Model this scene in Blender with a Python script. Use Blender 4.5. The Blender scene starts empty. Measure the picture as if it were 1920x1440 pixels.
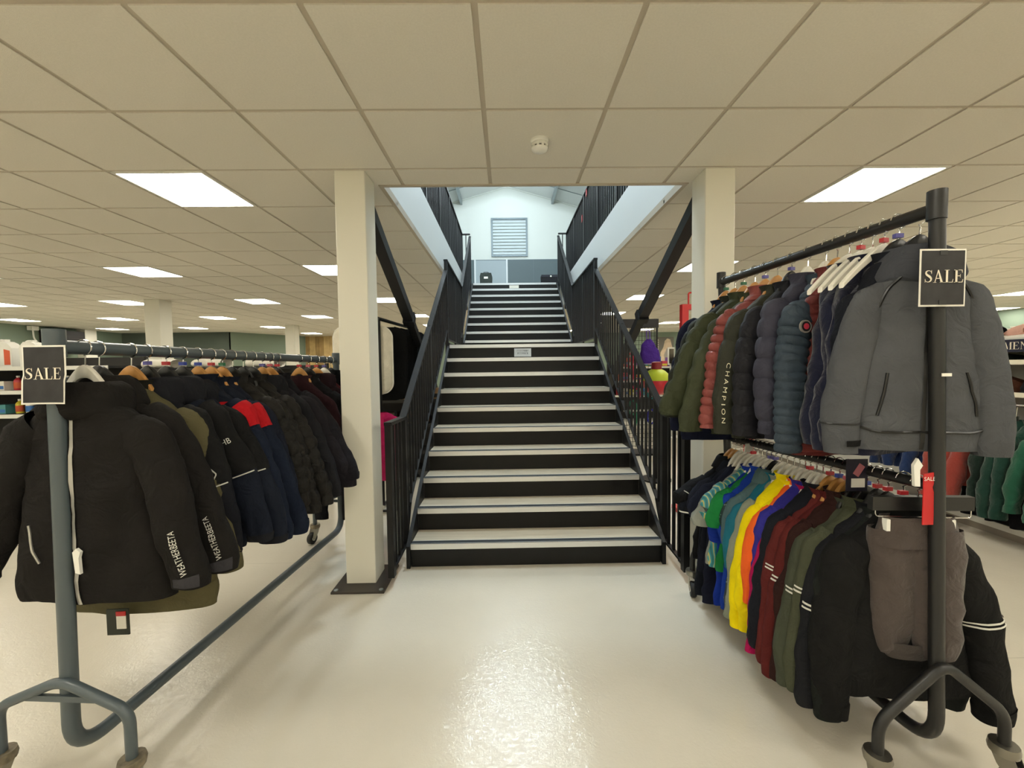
import bpy, math, random
import numpy as np
from mathutils import Vector, Matrix, noise

# ------------------------------------------------------------------ camera, world, exposure, large lights
SC = bpy.context.scene
COL = SC.collection
CZ = 1.442
CEIL = 2.694
UP = 3.24
R_ = random.Random(7)
PI = math.pi


def setup_camera():
    f, pitch, yaw, roll = 773.2, .04426, .01212, .01283
    fw = Vector((math.sin(yaw) * math.cos(pitch), math.cos(yaw) * math.cos(pitch), -math.sin(pitch)))
    r = Vector((math.cos(yaw), -math.sin(yaw), 0))
    u = r.cross(fw)
    r2 = r * math.cos(roll) - u * math.sin(roll)
    u2 = u * math.cos(roll) + r * math.sin(roll)
    cam = bpy.data.cameras.new('camera')
    cam.sensor_fit = 'HORIZONTAL'
    cam.sensor_width = 36.0
    cam.lens = f / 1920 * 36.0
    cam.clip_start = .05
    o = bpy.data.objects.new('camera', cam)
    COL.objects.link(o)
    m = Matrix((r2, u2, -fw)).transposed().to_4x4()
    m.translation = (0, 0, CZ)
    o.matrix_world = m
    SC.camera = o


setup_camera()
w = bpy.data.worlds.new('world')
SC.world = w
w.use_nodes = True
w.node_tree.nodes['Background'].inputs[0].default_value = (.7, .8, .9, 1)
w.node_tree.nodes['Background'].inputs[1].default_value = .05
SC.view_settings.view_transform = 'Standard'
SC.view_settings.look = 'None'
SC.view_settings.gamma = 1
SC.view_settings.use_curve_mapping = False
SC.view_settings.exposure = 0.0
SC.cycles.max_bounces = 8
SC.cycles.diffuse_bounces = 5
SC.cycles.glossy_bounces = 4
SC.cycles.sample_clamp_indirect = 6
PANEL = 19.8            # radiance of the shop's ceiling panels


def upper_lamp(x, y, z, power, name='upper_hall_lamp'):
    l = bpy.data.lights.new(name, 'POINT')
    l.shadow_soft_size = .30
    l.energy = power
    l.color = (.80, .93, 1.0)
    o = bpy.data.objects.new(name, l)
    o.location = (x, y, z)
    COL.objects.link(o)


for yy, pw in ((-.2, 420), (4.4, 560), (9.0, 520), (13.0, 55)):
    upper_lamp(.12, yy, 6.95, pw)


# ------------------------------------------------------------------ materials
def lin(c):
    if isinstance(c, str):
        c = [int(c[i:i + 2], 16) / 255 for i in (0, 2, 4)]
    return tuple((x / 12.92 if x <= .04045 else ((x + .055) / 1.055) ** 2.4) for x in c)


MATS = {}


def mat(name, col, rough=.6, metal=0., bump=0., bscale=200., var=0., vscale=4., spec=.5, emit=0., sheen=0., coat=0., crease=0.):
    if name in MATS:
        return MATS[name]
    m = bpy.data.materials.new(name)
    m.use_nodes = True
    nt = m.node_tree
    b = nt.nodes['Principled BSDF']
    c = lin(col)
    b.inputs['Base Color'].default_value = (*c, 1)
    b.inputs['Roughness'].default_value = rough
    b.inputs['Metallic'].default_value = metal
    b.inputs['Specular IOR Level'].default_value = spec
    if sheen:
        b.inputs['Sheen Weight'].default_value = sheen
        b.inputs['Sheen Roughness'].default_value = .5
    if coat:
        b.inputs['Coat Weight'].default_value = coat
        b.inputs['Coat Roughness'].default_value = .15
    if emit:
        b.inputs['Emission Color'].default_value = (*c, 1)
        b.inputs['Emission Strength'].default_value = emit
    if bump or var:
        tc = nt.nodes.new('ShaderNodeTexCoord')
        if bump:
            n = nt.nodes.new('ShaderNodeTexNoise')
            n.inputs['Scale'].default_value = bscale
            n.inputs['Detail'].default_value = 3
            nt.links.new(tc.outputs['Object'], n.inputs['Vector'])
            bp = nt.nodes.new('ShaderNodeBump')
            bp.inputs['Strength'].default_value = bump
            bp.inputs['Distance'].default_value = .002
            nt.links.new(n.outputs['Fac'], bp.inputs['Height'])
            nt.links.new(bp.outputs['Normal'], b.inputs['Normal'])
            if crease:
                n3 = nt.nodes.new('ShaderNodeTexNoise')
                n3.inputs['Scale'].default_value = 13
                n3.inputs['Detail'].default_value = 4
                n3.inputs['Distortion'].default_value = 1.6
                nt.links.new(tc.outputs['Object'], n3.inputs['Vector'])
                b3 = nt.nodes.new('ShaderNodeBump')
                b3.inputs['Strength'].default_value = crease
                b3.inputs['Distance'].default_value = .03
                nt.links.new(n3.outputs['Fac'], b3.inputs['Height'])
                nt.links.new(b3.outputs['Normal'], bp.inputs['Normal'])
        if var:
            n2 = nt.nodes.new('ShaderNodeTexNoise')
            n2.inputs['Scale'].default_value = vscale
            n2.inputs['Detail'].default_value = 4
            nt.links.new(tc.outputs['Object'], n2.inputs['Vector'])
            rp = nt.nodes.new('ShaderNodeValToRGB')
            rp.color_ramp.elements[0].position = .3
            rp.color_ramp.elements[1].position = .7
            rp.color_ramp.elements[0].color = (*[x * (1 - var) for x in c], 1)
            rp.color_ramp.elements[1].color = (*[min(1, x * (1 + var)) for x in c], 1)
            nt.links.new(n2.outputs['Fac'], rp.inputs['Fac'])
            nt.links.new(rp.outputs['Color'], b.inputs['Base Color'])
    MATS[name] = m
    return m


def fab(col, rough=.85, sheen=.0, bump=.25):
    """woven cloth of one colour"""
    l_ = lin(col)
    if sum(l_) / 3 < .03:
        g_ = [(x * .45) ** (1 / 2.2) for x in l_]
        col = '%02x%02x%02x' % tuple(int(round(255 * x)) for x in g_)
    return mat('cloth_%s_%d_%d' % (col, rough * 100, sheen * 100), col, rough, bump=bump, bscale=600, var=.10, vscale=9, spec=.14, sheen=sheen, crease=.4)


def floor_material():
    m = bpy.data.materials.new('painted_floor')
    m.use_nodes = True
    nt = m.node_tree
    b = nt.nodes['Principled BSDF']
    tc = nt.nodes.new('ShaderNodeTexCoord')
    n = nt.nodes.new('ShaderNodeTexNoise')
    n.inputs['Scale'].default_value = 1.3
    n.inputs['Detail'].default_value = 6
    nt.links.new(tc.outputs['Object'], n.inputs['Vector'])
    rp = nt.nodes.new('ShaderNodeValToRGB')
    rp.color_ramp.elements[0].position = .35
    rp.color_ramp.elements[1].position = .7
    rp.color_ramp.elements[0].color = (*lin('c9c3b5'), 1)
    rp.color_ramp.elements[1].color = (*lin('d3cdbf'), 1)
    nt.links.new(n.outputs['Fac'], rp.inputs['Fac'])
    nt.links.new(rp.outputs['Color'], b.inputs['Base Color'])
    n2 = nt.nodes.new('ShaderNodeTexNoise')
    n2.inputs['Scale'].default_value = 42
    n2.inputs['Detail'].default_value = 8
    n2.inputs['Roughness'].default_value = .62
    n2.inputs['Distortion'].default_value = 1.2
    nt.links.new(tc.outputs['Object'], n2.inputs['Vector'])
    bp = nt.nodes.new('ShaderNodeBump')
    bp.inputs['Strength'].default_value = .115
    bp.inputs['Distance'].default_value = .012
    nt.links.new(n2.outputs['Fac'], bp.inputs['Height'])
    nt.links.new(bp.outputs['Normal'], b.inputs['Normal'])
    b.inputs['Roughness'].default_value = .12
    b.inputs['Specular IOR Level'].default_value = .5
    return m


def oak_material():
    m = bpy.data.materials.new('oak_vinyl')
    m.use_nodes = True
    nt = m.node_tree
    b = nt.nodes['Principled BSDF']
    tc = nt.nodes.new('ShaderNodeTexCoord')
    mp = nt.nodes.new('ShaderNodeMapping')
    mp.inputs['Scale'].default_value = (1.5, 30, 30)
    n = nt.nodes.new('ShaderNodeTexNoise')
    n.inputs['Scale'].default_value = 2.0
    n.inputs['Detail'].default_value = 5
    nt.links.new(tc.outputs['Object'], mp.inputs['Vector'])
    nt.links.new(mp.outputs['Vector'], n.inputs['Vector'])
    rp = nt.nodes.new('ShaderNodeValToRGB')
    rp.color_ramp.elements[0].color = (*lin('a89c86'), 1)
    rp.color_ramp.elements[1].color = (*lin('cfc6b4'), 1)
    nt.links.new(n.outputs['Fac'], rp.inputs['Fac'])
    nt.links.new(rp.outputs['Color'], b.inputs['Base Color'])
    b.inputs['Roughness'].default_value = .4
    return m


M_tile = mat('ceiling_tile', 'e0dbcf', .9, bump=.5, bscale=350, var=.03, vscale=120, spec=.1)
M_grid = mat('ceiling_grid_metal', 'bdb3a2', .5)
M_column = mat('cream_column_paint', 'eae7da', .45)
M_green = mat('sage_green_paint', '7d8d7e', .7)
M_dgreen = mat('dark_green_paint', '4e5850', .7)
M_black = mat('black_powder_coat', '0b0b0d', .42, spec=.35)
M_riser = mat('black_riser_vinyl', '0c0b0a', .4, var=.3, vscale=6, spec=.3)
M_alu = mat('aluminium_nosing', 'e2e3e2', .3, .5)
M_oak = oak_material()
M_white = mat('white_fascia_paint', 'e3e8ea', .45)
M_upwall = mat('upper_wall_white', 'e4e8e2', .6)
M_dado = mat('upper_wall_grey', '5c6a6e', .6)
M_door = mat('pale_grey_door', 'a9b4ba', .6)
M_steel = mat('galvanised_steel', '9aa3a6', .4, .7)
M_chrome = mat('chrome', 'd8d8d8', .15, 1.0)
M_lgrey = mat('grey_rack_paint', '4a5459', .4, coat=.2)
M_rackblk = mat('black_rack_paint', '1b1b1b', .4, bump=.2, bscale=80)
M_rubber = mat('black_rubber', '0d0d0d', .6)
M_paper = mat('white_paper', 'f1eee4', .7)
M_chalk = mat('chalkboard_print', '2b2a2b', .75, var=.35, vscale=18)
M_cream = mat('cream_print', 'ece3cf', .7)
M_wood = mat('hanger_wood', 'b98546', .45, var=.15, vscale=20)
M_whang = mat('hanger_white', 'e6e2d6', .4)
M_bhang = mat('hanger_black', '141414', .4)
M_reflect = mat('reflective_silver', 'd5d4cc', .4)
M_red = mat('gloss_red', 'c01c20', .35)
M_plate = mat('dark_base_plate', '38332e', .5)
M_diff = mat('light_diffuser', (1., .978, .915), .5, emit=PANEL)
M_whiteplastic = mat('white_plastic', 'ecebe4', .35)
M_shelf = mat('shelf_white', 'd9d8d0', .5)
M_darkshelf = mat('shelf_dark', '2a2826', .6)
HC = {'red': mat('clip_red', 'b3232c', .4), 'blue': mat('clip_blue', '2a3fa0', .4), 'purple': mat('clip_purple', '5a559c', .4),
      'pink': mat('clip_pink', 'c05a68', .4), 'green': mat('clip_green', '1f6a45', .4)}


# ------------------------------------------------------------------ mesh helpers
class MB:
    def __init__(s):
        s.v, s.f = [], []

    def add(s, v, f):
        o = len(s.v)
        s.v += [tuple(p) for p in v]
        s.f += [tuple(i + o for i in q) for q in f]
        return s

    def box(s, a, b):
        (x0, y0, z0), (x1, y1, z1) = a, b
        return s.add([(x0, y0, z0), (x1, y0, z0), (x1, y1, z0), (x0, y1, z0), (x0, y0, z1), (x1, y0, z1), (x1, y1, z1), (x0, y1, z1)],
                     [(3, 2, 1, 0), (4, 5, 6, 7), (0, 1, 5, 4), (1, 2, 6, 5), (2, 3, 7, 6), (3, 0, 4, 7)])

    def bar(s, p, q, w, h, up=(0, 0, 1)):
        """rectangular bar from p to q, w across, h along up"""
        p, q = Vector(p), Vector(q)
        d = (q - p).normalized()
        u = Vector(up)
        r = d.cross(u)
        if r.length < 1e-4:
            r = d.cross(Vector((0, 1, 0)))
        r.normalize()
        u = r.cross(d)
        V = []
        for e in (p, q):
            for a, b in ((-1, -1), (1, -1), (1, 1), (-1, 1)):
                V.append(e + r * (a * w / 2) + u * (b * h / 2))
        return s.add(V, [(3, 2, 1, 0), (4, 5, 6, 7), (0, 1, 5, 4), (1, 2, 6, 5), (2, 3, 7, 6), (3, 0, 4, 7)])

    def tube(s, pts, r, n=12, cap=True, closed=False):
        pts = [Vector(p) for p in pts]
        rr = r if isinstance(r, (list, tuple)) else [r] * len(pts)
        V, F = [], []
        t0 = (pts[1] - pts[0]).normalized()
        ref = Vector((0, 0, 1)) if abs(t0.z) < .9 else Vector((1, 0, 0))
        nrm = t0.cross(ref).normalized()
        N = len(pts)
        for i, p in enumerate(pts):
            if i == 0:
                t = t0
            elif i == N - 1:
                t = (pts[i] - pts[i - 1]).normalized()
            else:
                t = ((pts[i + 1] - pts[i]).normalized() + (pts[i] - pts[i - 1]).normalized())
                t = t.normalized() if t.length > 1e-6 else t0
            nrm = (nrm - t * nrm.dot(t)).normalized()
            b = t.cross(nrm)
            for k in range(n):
                a = 2 * PI * k / n
                V.append(p + (nrm * math.cos(a) + b * math.sin(a)) * rr[i])
        for i in range(N - 1):
            for k in range(n):
                F.append((i * n + k, i * n + (k + 1) % n, (i + 1) * n + (k + 1) % n, (i + 1) * n + k))
        if cap:
            F.append(tuple(range(n - 1, -1, -1)))
            F.append(tuple(range((N - 1) * n, N * n)))
        return s.add(V, F)

    def lathe(s, prof, c=(0, 0, 0), n=24, axis='z', capb=True, capt=True):
        V, F = [], []
        for r, h in prof:
            for k in range(n):
                a = 2 * PI * k / n
                x, y = r * math.cos(a), r * math.sin(a)
                p = {'z': (x, y, h), 'y': (x, h, y), 'x': (h, x, y)}[axis]
                V.append((c[0] + p[0], c[1] + p[1], c[2] + p[2]))
        m = len(prof)
        for i in range(m - 1):
            for k in range(n):
                F.append((i * n + k, i * n + (k + 1) % n, (i + 1) * n + (k + 1) % n, (i + 1) * n + k))
        if capb:
            F.append(tuple(range(n - 1, -1, -1)))
        if capt:
            F.append(tuple(range((m - 1) * n, m * n)))
        return s.add(V, F)

    def prism(s, poly, y0, y1, plane='xz'):
        """extrude polygon (a,b) in plane"""
        n = len(poly)
        def P(a, b, y):
            return {'xz': (a, y, b), 'yz': (y, a, b), 'xy': (a, b, y)}[plane]
        V = [P(a, b, y0) for a, b in poly] + [P(a, b, y1) for a, b in poly]
        F = [tuple(range(n)), tuple(range(2 * n - 1, n - 1, -1))] + [(i, n + i, n + (i + 1) % n, (i + 1) % n) for i in range(n)]
        return s.add(V, F)

    def mesh(s, name, m, smooth=False):
        me = bpy.data.meshes.new(name)
        me.from_pydata(s.v, [], s.f)
        me.materials.append(m)
        if smooth:
            me.polygons.foreach_set('use_smooth', [True] * len(me.polygons))
            try:
                me.set_sharp_from_angle(angle=math.radians(40))
            except Exception:
                pass
        me.update()
        return me

    def build(s, name, m, parent=None, smooth=False):
        return link(name, s.mesh(name, m, smooth), parent)


def link(name, me, parent=None):
    o = bpy.data.objects.new(name, me)
    COL.objects.link(o)
    if parent is not None:
        o.parent = parent
    return o


def tag(o, label=None, cat=None, group=None, kind=None):
    if label:
        o['label'] = label
    if cat:
        o['category'] = cat
    if group:
        o['group'] = group
    if kind:
        o['kind'] = kind
    return o


def thing(name, label, cat, loc=(0, 0, 0), rz=0., group=None):
    o = bpy.data.objects.new(name, None)
    o.empty_display_size = .05
    COL.objects.link(o)
    o.location = loc
    o.rotation_euler = (0, 0, rz)
    return tag(o, label, cat, group)


def struct(o):
    o['kind'] = 'structure'
    return o


def fillet(pts, r, n=6):
    pts = [Vector(p) for p in pts]
    out = [pts[0]]
    for i in range(1, len(pts) - 1):
        a, b, c = pts[i - 1], pts[i], pts[i + 1]
        d1, d2 = (a - b).normalized(), (c - b).normalized()
        rr = min(r, (a - b).length * .49, (c - b).length * .49)
        p, q = b + d1 * rr, b + d2 * rr
        for k in range(n + 1):
            t = k / n
            out.append(p * (1 - t) ** 2 + b * 2 * t * (1 - t) + q * t * t)
    out.append(pts[-1])
    return out


_dg = None


def text_mesh(s, size, mirror=False):
    """flat text as (verts, faces), origin centre"""
    cu = bpy.data.curves.new('t', 'FONT')
    cu.body = s
    cu.size = size
    cu.align_x = 'CENTER'
    cu.align_y = 'CENTER'
    cu.resolution_u = 3
    o = bpy.data.objects.new('t', cu)
    COL.objects.link(o)
    dg = bpy.context.evaluated_depsgraph_get()
    me = bpy.data.meshes.new_from_object(o.evaluated_get(dg))
    V = [tuple(v.co) for v in me.vertices]
    F = [tuple(p.vertices) for p in me.polygons]
    bpy.data.objects.remove(o)
    bpy.data.curves.remove(cu)
    bpy.data.meshes.remove(me)
    return V, F


# serif capitals, unit height, returns list of polygons, advance
def glyph(ch):
    th, tn, sf = .17, .06, .035
    def rect(x0, y0, x1, y1):
        return [(x0, y0), (x1, y0), (x1, y1), (x0, y1)]
    def ser(xc, w, y):
        return rect(xc - w / 2, y, xc + w / 2, y + sf)
    if ch == 'A':
        return [[(.12, 0), (.19, 0), (.43, .88), (.40, 1.0)], [(.38, 1.0), (.47, 1.0), (.82, 0), (.62, 0)], rect(.22, .30, .62, .36),
                ser(.15, .27, 0), ser(.73, .36, 0)], .92
    if ch == 'L':
        return [rect(.12, 0, .29, 1), ser(.205, .40, 1 - sf), ser(.2, .38, 0), rect(.2, 0, .66, sf * 1.3), [(.6, 0), (.68, 0), (.72, .28), (.69, .28)]], .76
    if ch == 'E':
        return [rect(.12, 0, .29, 1), ser(.2, .38, 1 - sf), ser(.2, .38, 0), rect(.2, 0, .68, sf * 1.3), [(.62, 0), (.7, 0), (.75, .26), (.72, .26)],
                rect(.2, 1 - sf * 1.3, .66, 1), [(.6, 1), (.68, 1), (.69, .76), (.66, .76)], rect(.2, .49, .5, .54), rect(.5, .38, .53, .65)], .80
    if ch == 'M':
        return [rect(.16, 0, .21, 1), ser(.18, .28, 0), [(.10, 1), (.30, 1), (.56, .12), (.5, 0)], [(.5, 0), (.54, .18), (.80, 1), (.78, 1)],
                rect(.76, 0, .93, 1), ser(.845, .36, 0), ser(.88, .3, 1 - sf), ser(.18, .26, 1 - sf)], 1.05
    if ch == 'N':
        return [rect(.16, 0, .21, 1), ser(.18, .28, 0), [(.08, 1), (.27, 1), (.80, .0), (.74, 0)], rect(.74, 0, .79, 1), ser(.765, .28, 1 - sf)], .92
    if ch == 'S':
        pts = [(.60, .74), (.56, .90), (.36, .97), (.16, .86), (.15, .70), (.28, .58), (.46, .48), (.60, .34), (.56, .13), (.34, .03), (.14, .10), (.10, .27)]
        wd = [.02, .04, .05, .11, .15, .17, .18, .16, .11, .05, .04, .02]
        P = np.array(pts)
        t = np.linspace(0, len(pts) - 1, 45)
        x = np.interp(t, range(len(pts)), P[:, 0])
        y = np.interp(t, range(len(pts)), P[:, 1])
        k = np.ones(5) / 5
        xs = np.convolve(np.pad(x, 2, 'edge'), k, 'valid')
        ys = np.convolve(np.pad(y, 2, 'edge'), k, 'valid')
        ww = np.interp(t, range(len(pts)), wd)
        out = []
        for i in range(44):
            dx, dy = xs[i + 1] - xs[i], ys[i + 1] - ys[i]
            l = math.hypot(dx, dy) or 1
            nx, ny = -dy / l, dx / l
            a, b = ww[i] / 2, ww[i + 1] / 2
            out.append([(xs[i] + nx * a, ys[i] + ny * a), (xs[i] - nx * a, ys[i] - ny * a), (xs[i + 1] - nx * b, ys[i + 1] - ny * b), (xs[i + 1] + nx * b, ys[i + 1] + ny * b)])
        out += [rect(.585, .70, .625, .98), rect(.08, .02, .12, .30)]
        return out, .72
    if ch == '&':
        pts = [(.75, .05), (.3, .65), (.28, .85), (.4, .97), (.52, .85), (.45, .65), (.15, .4), (.12, .15), (.3, .02), (.55, .1), (.72, .45)]
        out = []
        for a, b in zip(pts, pts[1:]):
            dx, dy = b[0] - a[0], b[1] - a[1]
            l = math.hypot(dx, dy)
            nx, ny = -dy / l * .05, dx / l * .05
            out.append([(a[0] + nx, a[1] + ny), (a[0] - nx, a[1] - ny), (b[0] - nx, b[1] - ny), (b[0] + nx, b[1] + ny)])
        return out, .9
    return [], .4


def serif(s, h):
    """returns verts (x,z) polygons of a word of height h centred on 0"""
    x = 0
    polys = []
    for ch in s:
        g, adv = glyph(ch)
        for p in g:
            polys.append([(a + x, b) for a, b in p])
        x += adv
    return [[((a - x / 2) * h, (b - .5) * h) for a, b in p] for p in polys], x * h


# ------------------------------------------------------------------ shop shell
XL, XR, YF, YB = -12.85, 12.7, -7.0, 16.3
OX0, OX1, OY0, OY1 = -.835, 1.248, 2.93, 9.2
fl = MB().box((XL, YF, -.05), (XR, YB, 0)).build('floor', floor_material())
struct(fl)
seam = MB()
seam.box((-12, 3.02, 0), (-.9, 3.024, .0006)).box((1.4, 1.9, 0), (12, 1.904, .0006))
seam.build('floor_joint', mat('floor_joint_grey', 'a9a496', .5), fl)
struct(MB().box((XL - .1, YF, 0), (XL, YB, 2.75)).build('wall_left', M_green))
struct(MB().box((XR, YF, 0), (XR + .1, YB, 2.75)).build('wall_right', M_green))
struct(MB().box((XL, YF - .1, 0), (XR, YF, 2.75)).build('wall_front', M_column))
wb = struct(MB().box((XL, YB, 0), (XR, YB + .1, 2.75)).build('wall_back', M_green))
struct(MB().prism([(XL, 14.0), (-9.25, 14.0), (-9.25, 14.05), (XL, 14.05)], 0, 2.75, 'xy').build('wall_back_corner', M_dgreen))
struct(MB().prism([(-9.25, 14.0), (-7.9, 16.3), (-7.95, 16.3), (-9.3, 14.0)], 0, 2.75, 'xy').build('wall_back_side', M_green))
# reclaimed timber cladding at the back, plank by plank
px = -7.85
plank_cols = ['8d7446', 'a98d58', '7a6238', 'b59a66', '94794a', '6d5730']
k = 0
rr = random.Random(3)
while px < -3.2:
    wdt = rr.uniform(.13, .24)
    c = plank_cols[rr.randrange(6)]
    MB().box((px, YB - .03 - rr.uniform(0, .012), 0.1), (px + wdt - .008, YB - .002, 2.69)).build(
        'plank', mat('reclaimed_plank_' + c, c, .7, var=.25, vscale=3), wb)
    px += wdt

# ceiling -----------------------------------------------------------
GX, GY, G = -.0964, 1.4752, .6
ceil = struct(MB().box((XL, YF, CEIL + .03), (OX0 - .02, YB, CEIL + .045)).box((OX1 + .02, YF, CEIL + .03), (XR, YB, CEIL + .045))
              .box((OX0 - .02, YF, CEIL + .03), (OX1 + .02, OY0 - .02, CEIL + .045)).box((OX0 - .02, OY1 + .02, CEIL + .03), (OX1 + .02, YB, CEIL + .045))
              .build('ceiling', M_tile))
grid = MB()


def hbar(x0, x1, y):
    if x1 - x0 > .05:
        grid.box((x0, y - .012, CEIL + .006), (x1, y + .012, CEIL + .03))


for j in range(-14, 25):
    y = GY + G * j
    if YF < y < YB:
        if OY0 < y < OY1:
            hbar(XL, OX0, y)
            hbar(OX1, XR, y)
        else:
            hbar(XL, XR, y)
for i in range(-21, 22):
    x = GX + G * i
    if XL < x < XR:
        if OX0 < x < OX1:
            grid.box((x - .012, YF, CEIL + .0062), (x + .012, OY0 - .01, CEIL + .03))
            grid.box((x - .012, OY1, CEIL + .0062), (x + .012, YB, CEIL + .03))
        else:
            grid.box((x - .012, YF, CEIL + .0062), (x + .012, YB, CEIL + .03))
grid.build('ceiling_grid', M_grid, ceil)

lights = set()
for j in (-14, -10, -6, -2, 2, 6, 10, 14, 18, 22):
    for i in (-20, -16, -12, -8, -4, 4, 8, 12, 16, 20):
        lights.add((i, j))
    if j < 0:
        lights.add((0, j))
tiles = []
for i in range(-22, 22):
    for j in range(-15, 25):
        if (i, j) in lights:
            continue
        x0, x1 = max(XL, GX + G * i + .012), min(XR, GX + G * (i + 1) - .012)
        y0, y1 = max(YF, GY + G * j + .012), min(YB, GY + G * (j + 1) - .012)
        if x1 - x0 < .03 or y1 - y0 < .03:
            continue
        rects = [(x0, x1, y0, y1)]
        ax0, ax1, ay0, ay1 = OX0 - .03, OX1 + .03, OY0 - .03, OY1 + .03
        if x1 > ax0 and x0 < ax1 and y1 > ay0 and y0 < ay1:
            rects = []
            if x0 < ax0: rects.append((x0, ax0, y0, y1))
            if x1 > ax1: rects.append((ax1, x1, y0, y1))
            if y0 < ay0: rects.append((max(x0, ax0), min(x1, ax1), y0, ay0))
            if y1 > ay1: rects.append((max(x0, ax0), min(x1, ax1), ay1, y1))
        for r in rects:
            if r[1] - r[0] > .02 and r[3] - r[2] > .02:
                tiles.append(r)


def in_view(r):
    cx, cy = (r[0] + r[1]) / 2, (r[2] + r[3]) / 2
    return cy > 1.2 and abs(cx) < cy * 1.32 + .3


tiles.sort(key=lambda r: (not in_view(r), math.hypot((r[0] + r[1]) / 2, (r[2] + r[3]) / 2)))
full = MB().box((-.288, -.288, 0), (.288, .288, .016)).mesh('tile', M_tile)
rest = MB()
for n_, r in enumerate(tiles):
    whole = abs(r[1] - r[0] - .576) < 1e-3 and abs(r[3] - r[2] - .576) < 1e-3
    if n_ < 290 and in_view(r):
        if whole:
            o = link('tile', full, ceil)
            o.location = ((r[0] + r[1]) / 2, (r[2] + r[3]) / 2, CEIL)
        else:
            MB().box((r[0], r[2], CEIL), (r[1], r[3], CEIL + .016)).build('tile', M_tile, ceil)
    else:
        rest.box((r[0], r[2], CEIL), (r[1], r[3], CEIL + .016))
tag(rest.build('distant_tiles', M_tile, ceil), kind='stuff')

# trims and fascias round the stair opening
struct(MB().box((OX0 - .03, OY0 - .03, CEIL - .006), (OX1 + .03, OY0, CEIL + .05)).build('trim_1', M_grid))
struct(MB().box((OX0 - .03, OY0, CEIL - .006), (OX0, OY1, CEIL + .05)).build('trim_2', M_grid))
struct(MB().box((OX1, OY0, CEIL - .006), (OX1 + .03, OY1, CEIL + .05)).build('trim_3', M_grid))


def fascia(name, x0, x1, y0, y1):
    m = MB()
    m.box((x0, y0, CEIL + .02), (x1, y1, UP))
    o = struct(m.build(name, M_white))
    return o


fascia('wall_opening_left', OX0 - .05, OX0 - .004, OY0, OY1 + .1)
fascia('wall_opening_right', OX1 + .004, OX1 + .05, OY0, OY1 + .1)
fascia('wall_opening_front', OX0, OX1, OY0 - .05, OY0 - .004)
uf = struct(MB().box((XL, YF, CEIL + .06), (OX0 - .052, YB, UP - .002)).box((OX1 + .052, YF, CEIL + .06), (XR, YB, UP - .002))
            .box((OX0 - .052, YF, CEIL + .06), (OX1 + .052, OY0 - .052, UP - .002)).box((OX0 - .052, 9.3, CEIL + .06), (OX1 + .052, YB, UP - .002))
            .build('floor_upper', mat('upper_floor_vinyl', 'b9b3a6', .5)))

# upper hall --------------------------------------------------------
UX0, UX1, GYY, AX, AZ = -9.0, 9.2, 15.0, .08, 7.82
ez = AZ - .286 * (AX - UX0)
ez2 = AZ - .286 * (UX1 - AX)
gab = struct(MB().prism([(UX0, 5.25), (UX1, 5.25), (UX1, ez2), (AX, AZ), (UX0, ez)], GYY, GYY + .1).build('wall_upper_gable', M_upwall))
struct(MB().box((UX0, GYY - .02, UP), (UX1, GYY + .1, 5.25)).build('wall_upper_dado', M_dado))
struct(MB().box((UX0 - .1, YF, UP), (UX0, GYY, ez)).build('wall_upper_left', M_upwall))
struct(MB().box((UX1, YF, UP), (UX1 + .1, GYY, ez2)).build('wall_upper_right', M_upwall))
struct(MB().prism([(UX0, UP), (UX1, UP), (UX1, ez2), (AX, AZ), (UX0, ez)], YF - .1, YF).build('wall_upper_front', M_upwall))
roof = struct(MB().prism([(UX0 - .1, ez - .03), (AX, AZ), (UX1 + .1, ez2 - .03), (UX1 + .1, ez2 + .05), (AX, AZ + .08), (UX0 - .1, ez + .05)], YF - .1, GYY + .1)
              .build('ceiling_upper', mat('roof_liner_white', 'd4d8d6', .6)))
for s in (-1, 1):
    for q in range(1, 6):
        d = q * 1.62
        x = AX + s * d
        z = AZ - .286 * d
        MB().box((x - .035, YF, z - .17), (x + .035, GYY - .02, z - .012)).build('purlin', M_steel, roof)
for y in np.arange(-6, 15, 1.0):
    for s in (-1, 1):
        MB().bar((AX, y, AZ - .012), (AX + s * 8.8, y, AZ - .286 * 8.8 - .012), .02, .012).build('sheet_joint', M_steel, roof)
for y in (1.0, 6.5, 12.2):
    for s in (-1, 1):
        MB().bar((AX, y, AZ - .3), (AX + s * 9.0, y, AZ - .286 * 9.0 - .3), .12, .26).build('rafter', M_steel, roof)
v = MB().bar((AX - 2.0, GYY - .04, AZ - .286 * 2 + .02), (AX, GYY - .04, AZ + .02), .03, .1).bar((AX, GYY - .04, AZ + .02), (AX + 2, GYY - .04, AZ - .286 * 2 + .02), .03, .1)
v.bar((AX - 8, GYY - .04, AZ - .286 * 8 + .02), (AX - 2, GYY - .04, AZ - .286 * 2 + .02), .03, .1).bar((AX + 2, GYY - .04, AZ - .286 * 2 + .02), (AX + 8, GYY - .04, AZ - .286 * 8 + .02), .03, .1)
v.build('gable_flashing', M_upwall, gab)
# louvred vent
vent = thing('louvre_vent', 'square galvanised louvre vent high on the white upper gable wall', 'vent', (.155, GYY - .002, 6.03))
vf = MB()
for a, b in (((-.65, -.06, .62), (.65, 0, .68)), ((-.65, -.06, -.68), (.65, 0, -.62)), ((-.65, -.06, -.62), (-.59, 0, .62)), ((.59, -.06, -.62), (.65, 0, .62))):
    vf.box(a, b)
vf.build('frame', mat('vent_frame_steel', '6f7b80', .45, .3), vent)
lou = MB().bar((-.59, -.03, 0), (.59, -.03, 0), .11, .008, (0, -.88, .47)).mesh('slat', mat('louvre_steel', 'dfe8ea', .35, .1))
for q in range(11):
    o = link('slat', lou, vent)
    o.location = (0, 0, -.56 + q * .112)
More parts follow.
